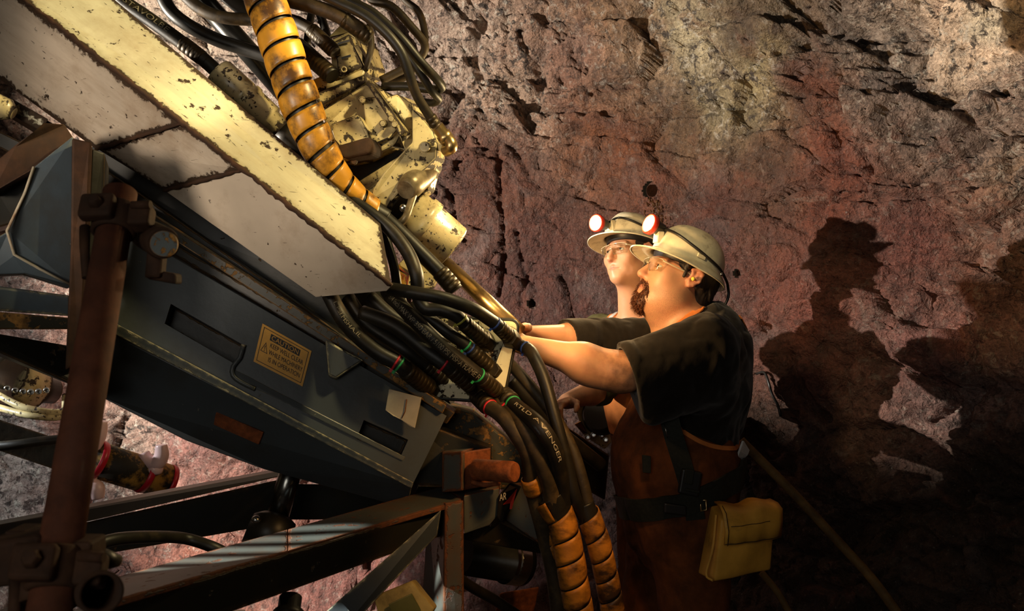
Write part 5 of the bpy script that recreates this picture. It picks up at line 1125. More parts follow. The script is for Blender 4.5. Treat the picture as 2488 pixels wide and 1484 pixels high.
class Head:
    """axes: r to the person's right, f where the face looks, u up"""
    def __init__(s, o, yaw, pitch, roll=0, sc=1.0):
        f0 = V_(math.cos(yaw), math.sin(yaw), 0); z = V_(0, 0, 1)
        s.f = f0 * math.cos(pitch) + z * math.sin(pitch); s.u = z * math.cos(pitch) - f0 * math.sin(pitch); s.r = np.cross(s.f, s.u)
        if roll:
            c, n = math.cos(roll), math.sin(roll); s.r, s.u = s.r * c + s.u * n, s.u * c - s.r * n
        s.o = np.array(o, float); s.k = sc; s.R = np.stack([s.r, s.f, s.u])
    def p(s, x, y, z): return s.o + (s.r * x + s.f * y + s.u * z) * s.k
    def d(s, x, y, z): return s.r * x + s.f * y + s.u * z
    def build(s, F, fat=0.0):
        k = s.k; E = lambda c, r, kk=.02, op='u': F.ell(s.p(*c), np.array(r) * k, s.R, kk * k, op)
        C = lambda a, b, ra, rb, kk=.012, op='u': F.cap(s.p(*a), s.p(*b), ra * k, rb * k, kk * k, op)
        E((0, -.020, .035), (.076, .098, .088)); E((0, .020, -.030), (.066 + fat, .074, .088), .03); E((0, .043, -.072), (.050 + fat, .045, .052), .03)
        for q in (-1, 1):
            E((q * (.050 + fat), .010, -.070), (.022, .036, .026), .03); E((q * .040, .060, -.022), (.027, .026, .026), .025)
            E((q * .032, .090, .004), (.0165, .016, .0125), .012, 's')
            C((q * .012, .087, .022), (q * .046, .074, .023), .010, .008, .014)
            E((q * .0115, .094, -.038), (.0072, .0105, .0078), .007); C((q * .020, .080, -.042), (q * .034, .066, -.068), .006, .004, .02)
            C((q * .016, .0885, .0115), (q * .031, .0888, .0108), .0038, .0040, .005); C((q * .031, .0888, .0108), (q * .046, .078, .008), .0036, .0032, .005)
            C((q * .017, .0860, -.0035), (q * .031, .0868, -.0062), .0034, .0034, .006); C((q * .031, .0868, -.0062), (q * .045, .077, -.0035), .0034, .0030, .006)
            # ear
            EP = lambda a_: (q * (.078 + fat * .4 + .010 * (-a_[0] / .04)), a_[0] * .82 + .006, a_[1] * .84 + .006)
            for (a, b, ra) in (((-.004, .022), (-.022, .030), .0065), ((-.022, .030), (-.038, .018), .0068), ((-.038, .018), (-.036, -.008), .0062), ((-.036, -.008), (-.020, -.026), .006), ((-.020, -.026), (-.008, -.032), .0075), ((-.008, -.032), (-.002, -.018), .006), ((-.004, .022), (-.008, .004), .0045), ((-.026, .014), (-.022, -.012), .005)):
                C(EP(a), EP(b), ra * .84, ra * .84, .005)
            E((q * (.076 + fat * .4), -.010, .002), (.008, .016, .021), .008); E((q * (.089 + fat * .4), -.004, .000), (.007, .006, .008), .006, 's')
        C((0, .089, .012), (0, .1125, -.031), .0072, .0104, .013); E((0, .109, -.036), (.0100, .0105, .0088), .008)
        for q in (-1, 1): E((q * .0060, .109, -.0450), (.0036, .0045, .0034), .003, 's')
        C((-.019, .0845, -.0640), (0, .0915, -.0622), .0050, .0068, .007); C((.019, .0845, -.0640), (0, .0915, -.0622), .0050, .0068, .007)
        C((-.017, .0840, -.0740), (0, .0895, -.0760), .0050, .0078, .008); C((.017, .0840, -.0740), (0, .0895, -.0760), .0050, .0078, .008)
        C((-.025, .0870, -.0695), (0, .0985, -.0690), .0019, .0022, .003, 's'); C((.025, .0870, -.0695), (0, .0985, -.0690), .0019, .0022, .003, 's')
        E((0, .074, -.098), (.024, .020, .020), .022)
    def tone(s, v, stub):
        l = (v - s.o) @ s.R.T / s.k; t = np.zeros((len(v), 3))
        lip = np.exp(-(((l[:, 2] + .0690) / .011) ** 2 + (l[:, 0] / .022) ** 2) * 1.2) * (l[:, 1] > .078)
        ear = (np.abs(l[:, 0]) > .074) & (l[:, 2] < .04) & (l[:, 2] > -.03) & (l[:, 1] < .012) & (l[:, 1] > -.04)
        nose = np.exp(-((l[:, 0] / .018) ** 2 + ((l[:, 1] - .108) / .02) ** 2 + ((l[:, 2] + .036) / .018) ** 2))
        t[:, 0] = np.clip(lip + .5 * ear + .45 * nose, 0, 1)
        brow = np.exp(-((l[:, 2] - .0225 - .004 * np.cos(l[:, 0] * 60)) / .0055) ** 2) * (np.abs(l[:, 0]) > .011) * (np.abs(l[:, 0]) < .050) * (l[:, 1] > .06)
        jaw = stub * np.clip((-.035 - l[:, 2]) / .03, 0, 1) * np.clip((l[:, 1] + .03) / .04, 0, 1) * (l[:, 2] > -.16)
        t[:, 1] = np.clip(1.6 * brow + jaw, 0, 1)
        return t
    def eyes(s, par, look=(0, 1, .15)):
        lk = s.d(*look); lk /= np.linalg.norm(lk)
        for q in (-1, 1):
            c = s.p(q * .0315, .0752, .0035); m = MB(); m.ball(c, .0114 * s.k, 20, 14); e = m.build('eye', M['eye'], par)
            ip = c + lk * .0108 * s.k; m = MB(); m.ball(ip, (.0055 * s.k, .0055 * s.k, .0016), 14, 8, R=(np.cross(lk, s.u), s.u - lk * (s.u @ lk), lk)); m.build('iris', M['iris'], e)

def helmet(h, par, lamp_dir, W_, brim=(.058, .018, .030), lift=.052, tilt=0.0, out=.030, up_=.018):
    """hard hat on head h: shell with ridges and a brim all round, lamp in front, cable over the side"""
    k = h.k; c0 = lift; rx, ry, rz = .095, .114, .108
    tc, ts = math.cos(tilt), math.sin(tilt)
    hp = lambda x, y, z: h.p(x, y * tc + z * ts - .010, z * tc - y * ts + c0)
    nt_, rows = 64, []
    def shell(th, ph):
        ct, st = math.cos(th), math.sin(th); r = math.cos(ph) ** .82; z = rz * math.sin(ph) ** .95 if ph > 0 else 0
        rd = .004 * math.exp(-(ct * rx * r / .018) ** 2) * min(1, ph * 2)
        return (rx * ct * r * (1 + rd * 2), ry * st * r, z + rd)
    m = MB()
    prof = []
    for q in range(19):
        ph = math.pi / 2 * (1 - q / 18) * .985 + .001; prof.append(('s', ph))
    rg = [[hp(*shell(2 * math.pi * j / nt_, ph)) for j in range(nt_)] for _, ph in prof]
    def brimpt(th, t):
        st, ct = math.sin(th), math.cos(th)
        ext = brim[1] + (brim[0] - brim[1]) * max(0, st) ** 1.6 + (brim[2] - brim[1]) * max(0, -st) ** 1.6
        e = .004 + ext * t; drop = -.004 - .020 * t ** 1.4 * (1 - .25 * max(0, st)); return (ct * (rx + e), st * (ry + e), drop)
    for t in (0, .25, .5, .75, .95, 1.0): rg.append([hp(*brimpt(2 * math.pi * j / nt_, t)) for j in range(nt_)])
    rg.append([hp(*(lambda b_: (b_[0], b_[1], b_[2] - .004))(brimpt(2 * math.pi * j / nt_, 1.0))) for j in range(nt_)])
    m.rings(rg, cap=False)
    hat = m.build('hard_hat', M['helmet'], par, solid=.003)
    for off in (-.034, .034):
        m = MB(); m.tube([hp(off, -.085 + .0085 * j * 2, rz * math.sqrt(max(0, 1 - ((-.085 + .017 * j) / ry) ** 2 - (off / rx) ** 2)) ** .98 - .001) for j in range(11)], .0045, 8); m.build('ridge', M['helmet'], hat)
    m = MB(); m.rings([[hp(.980 * rx * math.cos(2 * math.pi * j / 48) * a, .965 * ry * math.sin(2 * math.pi * j / 48) * a, z) for j in range(48)] for z, a in ((-.001, .95), (-.020, .90), (-.022, .86), (.004, .90))], cap=False); m.build('head_band', M['black'], hat)
    # lamp bracket, lamp, cable
    bc = Vector(hp(0, ry * .93, .040)); ld = Vector(lamp_dir).normalized()
    m = MB(); m.box(bc + Vector(h.d(0, .008, -.006)), Vector(h.d(.016, 0, 0)), Vector(h.d(0, .010, -.003)), Vector(h.d(0, .005, .017))); m.build('lamp_bracket', M['helmet'], hat, bevel=.003)
    lc_ = bc + Vector(h.d(0, out, up_)) * k
    t = bpy.data.objects.new('cap_lamp', None); COL.objects.link(t); t.location = lc_; t.matrix_basis = Matrix.Translation(lc_); adopt(t, par)
    m = MB(); m.lathe([(0, .012), (.05, .018), (.6, .021), (.75, .025), (1, .027)], lc_ - ld * .030, lc_ + ld * .014, 32); m.build('lamp_body', M['black'], t)
    m = MB(); m.lathe([(0, .027), (.1, .0305), (.85, .0310), (1, .0285), (1, .0255), (.8, .0255)], lc_ + ld * .008, lc_ + ld * .027, 36, cap=False); m.build('bezel', M['red'], t, solid=.001)
    m = MB(); m.lathe([(0, .0258), (.5, .0235), (.85, .014), (1, .002)], lc_ + ld * .0215, lc_ + ld * .0275, 32); m.build('lens', M['lens'], t)
    lamp('cap_lamp_beam', 'SPOT', lc_ + ld * .045, lc_ + ld, W_, (1.0, .74, .36), .024, 135, .8)
    lamp('cap_lamp_spill', 'POINT', lc_ + ld * .040, lc_ + ld, W_ * .09, (1.0, .70, .32), .020)
    side = -1 if h.r[1] > 0 else 1
    pts = [tuple(lc_ - ld * .026)] + [hp(side * x, y, z) for x, y, z in ((.022, ry * .92, .060), (.060, .088, .050), (.088, .048, .034), (.1005, .0, .020), (.094, -.055, .008), (.070, -.098, -.004), (.045, -.128, -.014), (.040, -.145, -.045), (.036, -.140, -.105))]
    m = MB(); m.tube(spline(pts, .006), .0042, 10); m.build('lamp_cable', M['black'], hat)
    for q in (-1, 1):
        m = MB(); m.box(hp(q * (rx + .002), .012, .014), Vector(h.d(.003, 0, 0)), Vector(h.d(0, .014, 0)), Vector(h.d(0, 0, .006))); m.build('side_slot', M['helmet'], hat, bevel=.002)
    m = MB(); m.lathe([(0, .005), (.6, .005), (.7, .003), (1, .003)], hp(side * (rx + .010), -.060, -.008), hp(side * (rx + .016), -.062, -.008), 14); m.build('rivet', M['steel'], hat)
    return hat

def glasses(h, par):
    g = None; m = MB()
    for q in (-1, 1):
        rows = []
        for i in range(9):
            x = q * (.006 + .052 * i / 8); y = .103 - 3.1 * (abs(x) - .006) ** 2 - (.010 if i == 8 else 0) - .2 * max(0, abs(x) - .046); row = []
            hh = .0185 * (1 - .30 * abs(i / 8 - .45) ** 2 * 3); top = .0215 - .004 * (i / 8) ** 3; bot = -.017 - .004 * math.sin(math.pi * i / 8)
            for j in range(7): row.append(h.p(x, y, bot + (top - bot) * j / 6))
            rows.append(row)
        ids = [m.vs(r) for r in rows]
        for i in range(8):
            for j in range(6): m.face((ids[i][j], ids[i + 1][j], ids[i + 1][j + 1], ids[i][j + 1]), None, None, True)
    g = m.build('safety_glasses', M['clear'], par, solid=.0018)
    rim = plain('clear_rim', (.50, .42, .28), .12, 0, .1, 20, 0, .8)
    for q in (-1, 1):
        m = MB(); pts = [h.p(q * (.006 + .052 * i / 8), .1035 - 3.1 * (.052 * i / 8) ** 2 - .2 * max(0, .006 + .052 * i / 8 - .046), .0218 - .004 * (i / 8) ** 3) for i in range(9)]
        pts += [h.p(q * .066, .075, .0135), h.p(q * .076, .050, .010)]; m.tube(spline(pts, .004), .0012, 8); m.build('upper_rim', rim, g)
        m = MB(); m.tube(spline([h.p(q * .060, .090, .014), h.p(q * .074, .060, .011), h.p(q * .081, .01, .010), h.p(q * .082, -.018, .006)], .006), .0022, 8); m.build('temple', rim, g)
        m = MB(); m.tube(spline([h.p(q * .006, .103, -.004), h.p(q * .009, .100, -.012), h.p(q * .014, .097, -.018)], .003), .0012, 8); m.build('nose_pad', rim, g)
    m = MB(); m.tube([h.p(-.006, .1045, .004), h.p(0, .1065, .006), h.p(.006, .1045, .004)], .0022, 8); m.build('bridge', rim, g)
    return g

def hand(F, wrist, d, palm, thumb_side, curl=.5, L=.19):
    """five fingers; d: along the hand, palm: where the palm faces, thumb_side: towards the thumb"""
    n_ = lambda a: np.array(a, float) / np.linalg.norm(a)
    d = n_(d); palm = np.array(palm, float); palm = n_(palm - d * (palm @ d)); t = np.cross(d, palm); t = t if t @ np.array(thumb_side, float) > 0 else -t
    w = np.array(wrist, float); k = L / .19
    for q in (-.024, -.008, .008, .024): F.cap(w + d * .012 * k + t * q * .6 * k, w + d * .092 * k + t * q * 1.25 * k, .014 * k, .0125 * k, .012)
    for i, (q, ln, dd) in enumerate(((.031, .070, .096), (.0105, .080, .100), (-.0105, .074, .096), (-.0300, .058, .088))):
        b = w + d * dd * k + t * q * k; a = curl * (.75 + .12 * i); dirv = d + t * q * 1.2; dirv = n_(dirv)
        for s_, (fr_, r0, r1) in enumerate(((.46, .0096, .0090), (.30, .0088, .0082), (.24, .0080, .0066))):
            cur = a * (s_ + .8); v = n_(dirv * math.cos(cur) + palm * math.sin(cur)); e = b + v * ln * fr_ * k
            F.cap(b, e, r0 * k, r1 * k, .004); b = e
    b = w + d * .028 * k + t * .026 * k
    for v, ln, r0, r1 in ((n_(d * .55 + t * .75 + palm * .25), .042, .0135, .0110), (n_(d * .85 + t * .35 + palm * .35), .034, .0105, .0095), (n_(d * .95 + t * .05 + palm * .40), .026, .0092, .0072)):
        e = b + v * ln * k; F.cap(b, e, r0 * k, r1 * k, .007); b = e

def folds(F, amp, freq, seed, st=(1, 1, 1)):
    """wrinkles: the field is shifted by smooth noise near its surface"""
    idx = np.argwhere(np.abs(F.f) < amp * 3); p = np.stack([F.ax[i][idx[:, i]] for i in range(3)], 1) * np.array(st)
    w = p * freq + 1.3 * np.stack([fbm(p * freq * .6, 2, seed + 5), fbm(p * freq * .6, 2, seed + 6), fbm(p * freq * .6, 2, seed + 7)], 1)
    r = 1 - np.abs(fbm(w, 2, seed)) * 2.2
    F.f[tuple(idx.T)] += (amp * (r - .6) + amp * .35 * fbm(p * freq * 3, 3, seed + 9)).astype(np.float32)

a_ = lambda v: np.array(tuple(v), float)
# ---------------------------------------------------------------- bearded man
man = thing('person', 'bearded man in black T-shirt and rust bib, hard hat lamp lit, reaching to the hoses', 'person', (.48, 2.5, 0))
hb_ = Head(a_(P(1645, 678, 2.46)), math.radians(180 + 17), math.radians(24), 0, 1.02)
SL, SR = a_(P(1716, 836, 2.27)), a_(P(1612, 822, 2.68))
EL, WL = a_(P(1512, 905, 2.22)), a_(P(1285, 842, 2.22))
ER, WR = a_(P(1478, 822, 2.58)), a_(P(1262, 815, 2.40))
PEL, CH, BEL = a_(P(1652, 1262, 2.50)), a_(P(1690, 905, 2.48)), a_(P(1630, 1110, 2.48))
NB = a_(P(1672, 800, 2.47))
HL, HR = a_(P(1680, 1290, 2.40)), a_(P(1620, 1290, 2.62))
KL, KR = V_(.525, 2.36, .50), V_(.43, 2.64, .50); AL, AR = V_(.56, 2.36, .10), V_(.46, 2.66, .10)
F = Field(axis(-.16, .84, (.38, .66), .0026, .0048), axis(2.02, 2.90, (2.30, 2.60), .0026, .0048), axis(-.02, 1.90, (1.50, 1.80), .0026, .0062))
hb_.build(F, .006)
F.cap(hb_.p(0, -.022, -.075), NB + V_(.0, 0, -.03), .062, .076, .04); F.cap(hb_.p(0, .02, -.09), NB + V_(-.05, 0, .0), .045, .05, .05)
F.ell(CH, (.135, .185, .20), None, .05); F.ell(BEL, (.150, .170, .19), None, .06); F.ell(PEL, (.140, .165, .13), None, .06)
F.cap(NB + V_(0, -.02, -.03), SL, .065, .062, .04); F.cap(NB + V_(0, .02, -.03), SR, .065, .062, .04)
for S_, E_, W_ in ((SL, EL, WL), (SR, ER, WR)):
    F.cap(S_, E_, .060, .050 if S_ is SL else .043, .04); F.cap(E_, E_ + (W_ - E_) * .42, *((.0500, .0475) if S_ is SL else (.042, .040)), .03); F.cap(E_ + (W_ - E_) * .42, W_, .0475 if S_ is SL else .0400, .0285, .03)
    if S_ is SL: F.ell(E_ + (W_ - E_) * .22 + V_(0, 0, -.010), (.075, .044, .046), None, .03)
hand(F, WL, a_(P(1190, 812, 2.22)) - WL, (-.2, .5, -.7), (0, -.3, 1), .75, .20)
hand(F, WR, a_(P(1128, 718, 2.20)) - WR, (-.1, -.45, -.85), (.2, -1, .5), .50, .215)
for H_, K_, A_ in ((HL, KL, AL), (HR, KR, AR)):
    F.cap(H_, K_, .098, .062, .05); F.cap(K_, A_, .060, .042, .03); F.cap(A_ + V_(0, 0, -.05), A_ + V_(-.17, 0, -.065), .040, .034, .03)
v, fc = F.mesh(); tn = hb_.tone(v, .75)
tn[:, 2] = (v[:, 2] < 1.50) * (v[:, 0] < .42) * np.exp(-((v[:, 0] - EL[0]) / .09) ** 2) * (v[:, 1] < 2.45)
np_mesh('body', v, fc, M['skin_b'], man, tn, 1)
hb_.eyes(man, (.15, 1, .12)); helmet(hb_, man, V_(-.84, -.44, .34), 26, (.058, .016, .014))
glasses(hb_, man)
# hair below the hat
F = Field(axis(.36, .66, (0, 1), .003, .003), axis(2.30, 2.62, (2, 3), .003, .003), axis(1.46, 1.86, (1, 2), .003, .003))
F.ell(hb_.p(0, -.022, .034), np.array((.081, .103, .092)) * hb_.k, hb_.R, .01); F.ell(hb_.p(0, -.070, -.030), np.array((.066, .050, .065)) * hb_.k, hb_.R, .03)
for q in (-1, 1): F.cap(hb_.p(q * .078, .024, .040), hb_.p(q * .080, .020, -.002), .007, .004, .012)
F.plane(hb_.p(0, .062, .03), hb_.d(0, 1, .25)); folds(F, .0035, 60, 3, (1, 1, .35))
for q in (-1, 1): F.ell(hb_.p(q * .092, -.010, .002), np.array((.03, .028, .034)) * hb_.k, hb_.R, .006, 's')
v, fc = F.mesh(); np_mesh('hair', v, fc, M['hair_dark'], man)
# goatee and moustache
F = Field(axis(.30, .54, (0, 1), .0022, .003), axis(2.28, 2.56, (2, 3), .0022, .003), axis(1.44, 1.70, (1, 2), .0022, .003))
g = lambda a, b, ra, rb, k=.014: F.cap(hb_.p(*a), hb_.p(*b), ra * hb_.k, rb * hb_.k, k)
for q in (-1, 1):
    g((0, .0935, -.0525), (q * .022, .0850, -.0580), .0062, .0066); g((q * .022, .0850, -.058), (q * .027, .0800, -.082), .0074, .0082); g((q * .027, .0805, -.080), (q * .015, .079, -.104), .0105, .0150)
g((0, .081, -.096), (0, .080, -.112), .0190, .0195); g((0, .080, -.108), (0, .072, -.130), .0200, .0120)
folds(F, .0045, 130, 8, (1, 1, .45)); v, fc = F.mesh()
bd = np_mesh('goatee', v, fc, M['beard'], man)
rr = np.random.RandomState(5); sel = rr.choice(len(v), 2600); bv = []; bf = []
for i in sel:
    p = v[i]; l = hb_.R @ (p - hb_.o) / hb_.k; dr = hb_.d(l[0] * 6 + rr.normal() * .3, .35 + rr.normal() * .25, -1.0); dr = dr / np.linalg.norm(dr)
    ln = rr.uniform(.006, .015); w = np.cross(dr, rr.normal(size=3)); w = w / np.linalg.norm(w) * .00045; n0 = len(bv)
    mid = p + dr * ln * .5 + hb_.f * .0015; bv += [p - w, p + w, mid + w * .8, mid - w * .8, p + dr * ln]; bf += [(n0, n0 + 1, n0 + 2, n0 + 3), (n0 + 3, n0 + 2, n0 + 4, n0 + 4)]
raw('beard_strands', bv, [f[:3] if f[2] == f[3] else f for f in bf], M['beard'], bd)
m = MB(); m.ball(hb_.p(-.094 if hb_.r[1] > 0 else .094, -.001, -.002), (.0062, .0065, .0065), 14, 10); m.build('ear_plug', M['plug'], man)

# black T-shirt
F = Field(axis(.10, .86, (0, 0), .005, .0048), axis(2.05, 2.92, (0, 0), .005, .0048), axis(.95, 1.56, (0, 0), .005, .0048))
F.ell(CH + V_(.01, 0, 0), (.150, .205, .215), None, .05); F.ell(BEL + V_(.02, 0, .02), (.160, .185, .20), None, .07); F.ell(PEL + V_(.0, 0, .06), (.150, .175, .12), None, .06)
F.cap(NB + V_(0.02, -.02, -.055), SL + V_(0, 0, .002), .066, .079, .04); F.cap(NB + V_(0.02, .02, -.055), SR, .066, .078, .04); F.cap(CH + V_(.03, 0, .09), BEL + V_(.09, 0, 0), .11, .09, .06)
eL = SL + (EL - SL) * 1.06; eR = ER + (WR - ER) * .52
F.cap(SL, eL, .083, .076, .03); F.cap(SL + V_(.01, 0, -.05), eL + V_(.035, 0, -.045), .07, .055, .04); F.cap(SL + V_(.02, .03, -.10), eL + V_(.10, .02, -.10), .07, .04, .05)
F.cap(SR, ER, .074, .058, .03); F.cap(ER, eR, .060, .056, .03)
folds(F, .0065, 13, 21, (1, 1, .8))
dL = (EL - SL) / np.linalg.norm(EL - SL); dR = (ER - SR) / np.linalg.norm(ER - SR)
F.plane(a_(P(1526, 897, 2.2)), (-.94, -.1, -.30), 'i', eL - .17, eL + .17); dR = (WR - ER) / np.linalg.norm(WR - ER); F.plane(eR - dR * .012, dR + V_(0, 0, -.2), 'i', eR - .12, eR + .12)
F.cap(eL - dL * .07, eL + dL * .06, .062, .066, .004, 's'); F.cap(eR - dR * .07, eR + dR * .06, .044, .044, .004, 's')
F.cap(NB + V_(-.015, 0, .03), NB + V_(-.02, 0, .12), .080, .10, .01, 's')
v, fc = F.mesh(); tee_ = np_mesh('t_shirt', v, fc, M['cloth_black'], man, None, 1)
# bib trousers
F = Field(axis(.20, .84, (0, 0), .005, .005), axis(2.12, 2.88, (0, 0), .005, .005), axis(.0, 1.36, (0, 0), .005, .006))
F.ell(BEL + V_(-.004, 0, -.01), (.168, .192, .21), None, .06); F.ell(PEL, (.172, .190, .16), None, .06); F.ell(CH + V_(-.045, 0, -.05), (.135, .15, .17), None, .06); F.ell(BEL + V_(.022, 0, -.03), (.186, .206, .20), None, .05)
for H_, K_, A_ in ((HL, KL, AL), (HR, KR, AR)): F.cap(H_, K_, .118, .090, .06); F.cap(K_, A_ + V_(0, 0, -.03), .088, .078, .04)
folds(F, .0075, 9, 33, (1.2, 1.2, .55))
# the upper edge: high on the chest, low at the side, curling up at the back
X = F.ax[0][:, None, None]; Y = F.ax[1][None, :, None]; Z = F.ax[2][None, None, :]
tx = (X - BEL[0]) / .17
zc = np.interp(tx, [-1.1, -.62, -.14, .26, .67, 1.06, 1.4], [1.28, 1.285, 1.235, 1.185, 1.152, 1.19, 1.24])
F.f = np.maximum(F.f, (Z - zc).astype(np.float32) * .8)
v, fc = F.mesh(); bibo = np_mesh('bib_trousers', v, fc, M['bib'], man, None, 1)
# straps of the bib
from mathutils.bvhtree import BVHTree
def cling(pts, w, obs, mat, name, par, off=.0035, th=.0035):
    """a strap that lies on the surface of the meshes obs"""
    V, Fs = [], []
    for o in obs:
        n0 = len(V); V += [v.co.copy() for v in o.data.vertices]; Fs += [[i + n0 for i in p.vertices] for p in o.data.polygons]
    bv = BVHTree.FromPolygons(V, Fs); path = []; nn = []
    for p in spline(pts, .012):
        q, n, _, _ = bv.find_nearest(p); path.append(q + n * off); nn.append(n)
    for _ in range(3):
        path = [path[0]] + [(path[k - 1] + path[k] * 2 + path[k + 1]) / 4 for k in range(1, len(path) - 1)] + [path[-1]]
        nn = [nn[0]] + [(nn[k - 1] + nn[k] * 2 + nn[k + 1]).normalized() for k in range(1, len(nn) - 1)] + [nn[-1]]
    q = MB(); rows = []
    for k in range(len(path)):
        t = (path[min(k + 1, len(path) - 1)] - path[max(k - 1, 0)]).normalized(); sd = t.cross(nn[k]).normalized(); n = sd.cross(t).normalized()
        if n.dot(nn[k]) < 0: n = -n
        row = []
        for e in (.5, .17, -.17, -.5):
            p = path[k] + sd * w * e; z, nz, _, _ = bv.find_nearest(p); row.append(z + nz * (off + th))
        rows.append(row + [p - n * th for p in row[::-1]])
    q.rings(rows, True, False); return q.build(name, mat, par)
m = MB()
def strap(pts, w, nrm_, mat, name, par, th=.004):
    path = spline(pts, .012); q = MB(); rows = []
    for k in range(len(path)):
        t = (path[min(k + 1, len(path) - 1)] - path[max(k - 1, 0)]).normalized(); n = Vector(nrm_[min(k * len(nrm_) // len(path), len(nrm_) - 1)]); sd = t.cross(n).normalized(); n = sd.cross(t).normalized()
        rows.append([path[k] + sd * w / 2 + n * th / 2, path[k] - sd * w / 2 + n * th / 2, path[k] - sd * w / 2 - n * th / 2, path[k] + sd * w / 2 - n * th / 2])
    q.rings(rows, True, False); return q.build(name, mat, par)
cling(pp([(1552, 950, 2.30), (1552, 890, 2.31), (1560, 846, 2.33), (1596, 815, 2.34), (1645, 786, 2.36), (1700, 762, 2.38), (1748, 782, 2.42), (1785, 840, 2.52), (1805, 940, 2.56), (1808, 1040, 2.56)]), .036, [tee_], M['bib_orange'], 'brace', man)
cling(pp([(1553, 860, 2.31), (1560, 840, 2.32), (1576, 826, 2.33)]), .022, [tee_], M['reflective'], 'reflective_strip', man, .007)
strap(pp([(1795, 1118, 2.405), (1805, 1100, 2.40), (1812, 1082, 2.41)]), .05, [(.75, -.65, 0)], M['reflective'], 'reflective_patch', man, .006)
# belt and its buckles
belt = cling(pp([(1500, 1228, 2.50), (1530, 1236, 2.38), (1600, 1242, 2.28), (1660, 1232, 2.26), (1720, 1205, 2.27), (1790, 1160, 2.34), (1815, 1135, 2.45), (1812, 1140, 2.58), (1740, 1180, 2.72), (1620, 1225, 2.74), (1520, 1228, 2.64), (1500, 1228, 2.50)]), .066, [bibo], M['web'], 'belt', man, .004, .006)
cling(pp([(1640, 1012, 2.28), (1672, 1040, 2.26), (1720, 1072, 2.27), (1770, 1088, 2.31), (1803, 1082, 2.38), (1820, 1044, 2.47)]), .012, [bibo], M['bib_orange'], 'hem', man, .002, .003)
vs_ = strap(pp([(1624, 1010, 2.262), (1640, 1070, 2.262), (1662, 1140, 2.268), (1682, 1215, 2.275), (1690, 1262, 2.282)]), .052, [(-.15, -1, .05)], M['web'], 'strap', belt, .006)
q = MB(); q.box(P(1676, 1172, 2.258), (.028, 0, -.006), (.0, .010, 0), (.006, 0, .034)); q.build('strap_buckle', M['black'], belt, bevel=.006, seg=3)
q = MB(); q.box(P(1674, 1158, 2.246), (.012, 0, -.003), (0, .004, 0), (.003, 0, .020)); q.box(P(1682, 1192, 2.246), (.020, 0, -.004), (0, .004, 0), (.001, 0, .004)); q.build('buckle_tongue', M['web'], belt, bevel=.003)
q = MB(); q.tube([P(1701, 1214, 2.27), P(1715, 1215, 2.268), P(1717, 1238, 2.268), P(1703, 1241, 2.27), P(1701, 1214, 2.27)], .0028, 8); q.build('belt_buckle', M['brass'], belt)
q = MB(); q.box(P(1640, 1236, 2.27), (.03, 0, -.004), (0, .010, 0), (.0, 0, .014)); q.build('buckle_block', M['black'], belt, bevel=.004)
q = MB(); q.tube([P(1614, 1030, 2.262), P(1619, 1050, 2.258), P(1622, 1064, 2.262)], .0016, 6); q.build('metal_clip', M['steel'], bibo)
q = MB(); q.slab([P(1560, 1105, 2.275), P(1582, 1108, 2.27), P(1582, 1150, 2.27), P(1562, 1148, 2.275)], (0, .006, 0)); q.build('patch', M['web'], bibo, bevel=.002)
# boots
for A_ in (AL, AR):
    F = Field(axis(A_[0] - .26, A_[0] + .12, (0, 0), .006, .006), axis(A_[1] - .1, A_[1] + .1, (0, 0), .006, .006), axis(-.03, .22, (0, 0), .006, .006))
    F.cap(A_ + V_(0, 0, .06), A_ + V_(0, 0, -.04), .062, .058, .03); F.cap(A_ + V_(.01, 0, -.055), A_ + V_(-.17, 0, -.06), .050, .046, .04); F.plane(V_(0, 0, .002), (0, 0, -1))
    v, fc = F.mesh(); np_mesh('boot', v, fc, M['black'], man)

# leather pouch on the belt
po = thing('pouch', 'yellow leather pouch with a stitched flap hanging from the bearded man\'s belt', 'pouch', P(1790, 1400, 2.215))
q = MB()
fa = [P(1752, 1262, 2.155), P(1885, 1240, 2.235), P(1872, 1384, 2.235), P(1735, 1414, 2.155)]
bk = [P(1727, 1228, 2.250), P(1868, 1212, 2.330), P(1855, 1372, 2.330), P(1694, 1392, 2.250)]
n = 10
def face_grid(c4, bulge, dirv):
    ids = []
    for i in range(n + 1):
        row = []
        for j in range(n + 1):
            u, v = i / n, j / n; p = c4[0].lerp(c4[1], u).lerp(c4[3].lerp(c4[2], u), v); row.append(p + Vector(dirv) * bulge * (math.sin(math.pi * u) * math.sin(math.pi * v)) ** .6 + Vector(dirv) * .003 * math.sin(u * 9 + v * 5))
        ids.append(row)
    return ids
fg, bg = face_grid(fa, .016, (-.2, -1, 0)), face_grid(bk, .004, (.1, 1, 0))
fi = [q.vs(r) for r in fg]; bi = [q.vs(r) for r in bg]
for i in range(n):
    for j in range(n):
        q.face((fi[i][j], fi[i + 1][j], fi[i + 1][j + 1], fi[i][j + 1]), None, None, True); q.face((bi[i][j], bi[i][j + 1], bi[i + 1][j + 1], bi[i + 1][j]), None, None, True)
for i in range(n):
    q.face((fi[i][0], bi[i][0], bi[i + 1][0], fi[i + 1][0]), None, None, True); q.face((fi[i][n], fi[i + 1][n], bi[i + 1][n], bi[i][n]), None, None, True)
    q.face((fi[0][i], fi[0][i + 1], bi[0][i + 1], bi[0][i]), None, None, True); q.face((fi[n][i], bi[n][i], bi[n][i + 1], fi[n][i + 1]), None, None, True)
q.build('bag', M['pouch'], po, bevel=.006)
q = MB(); fl_rows = []
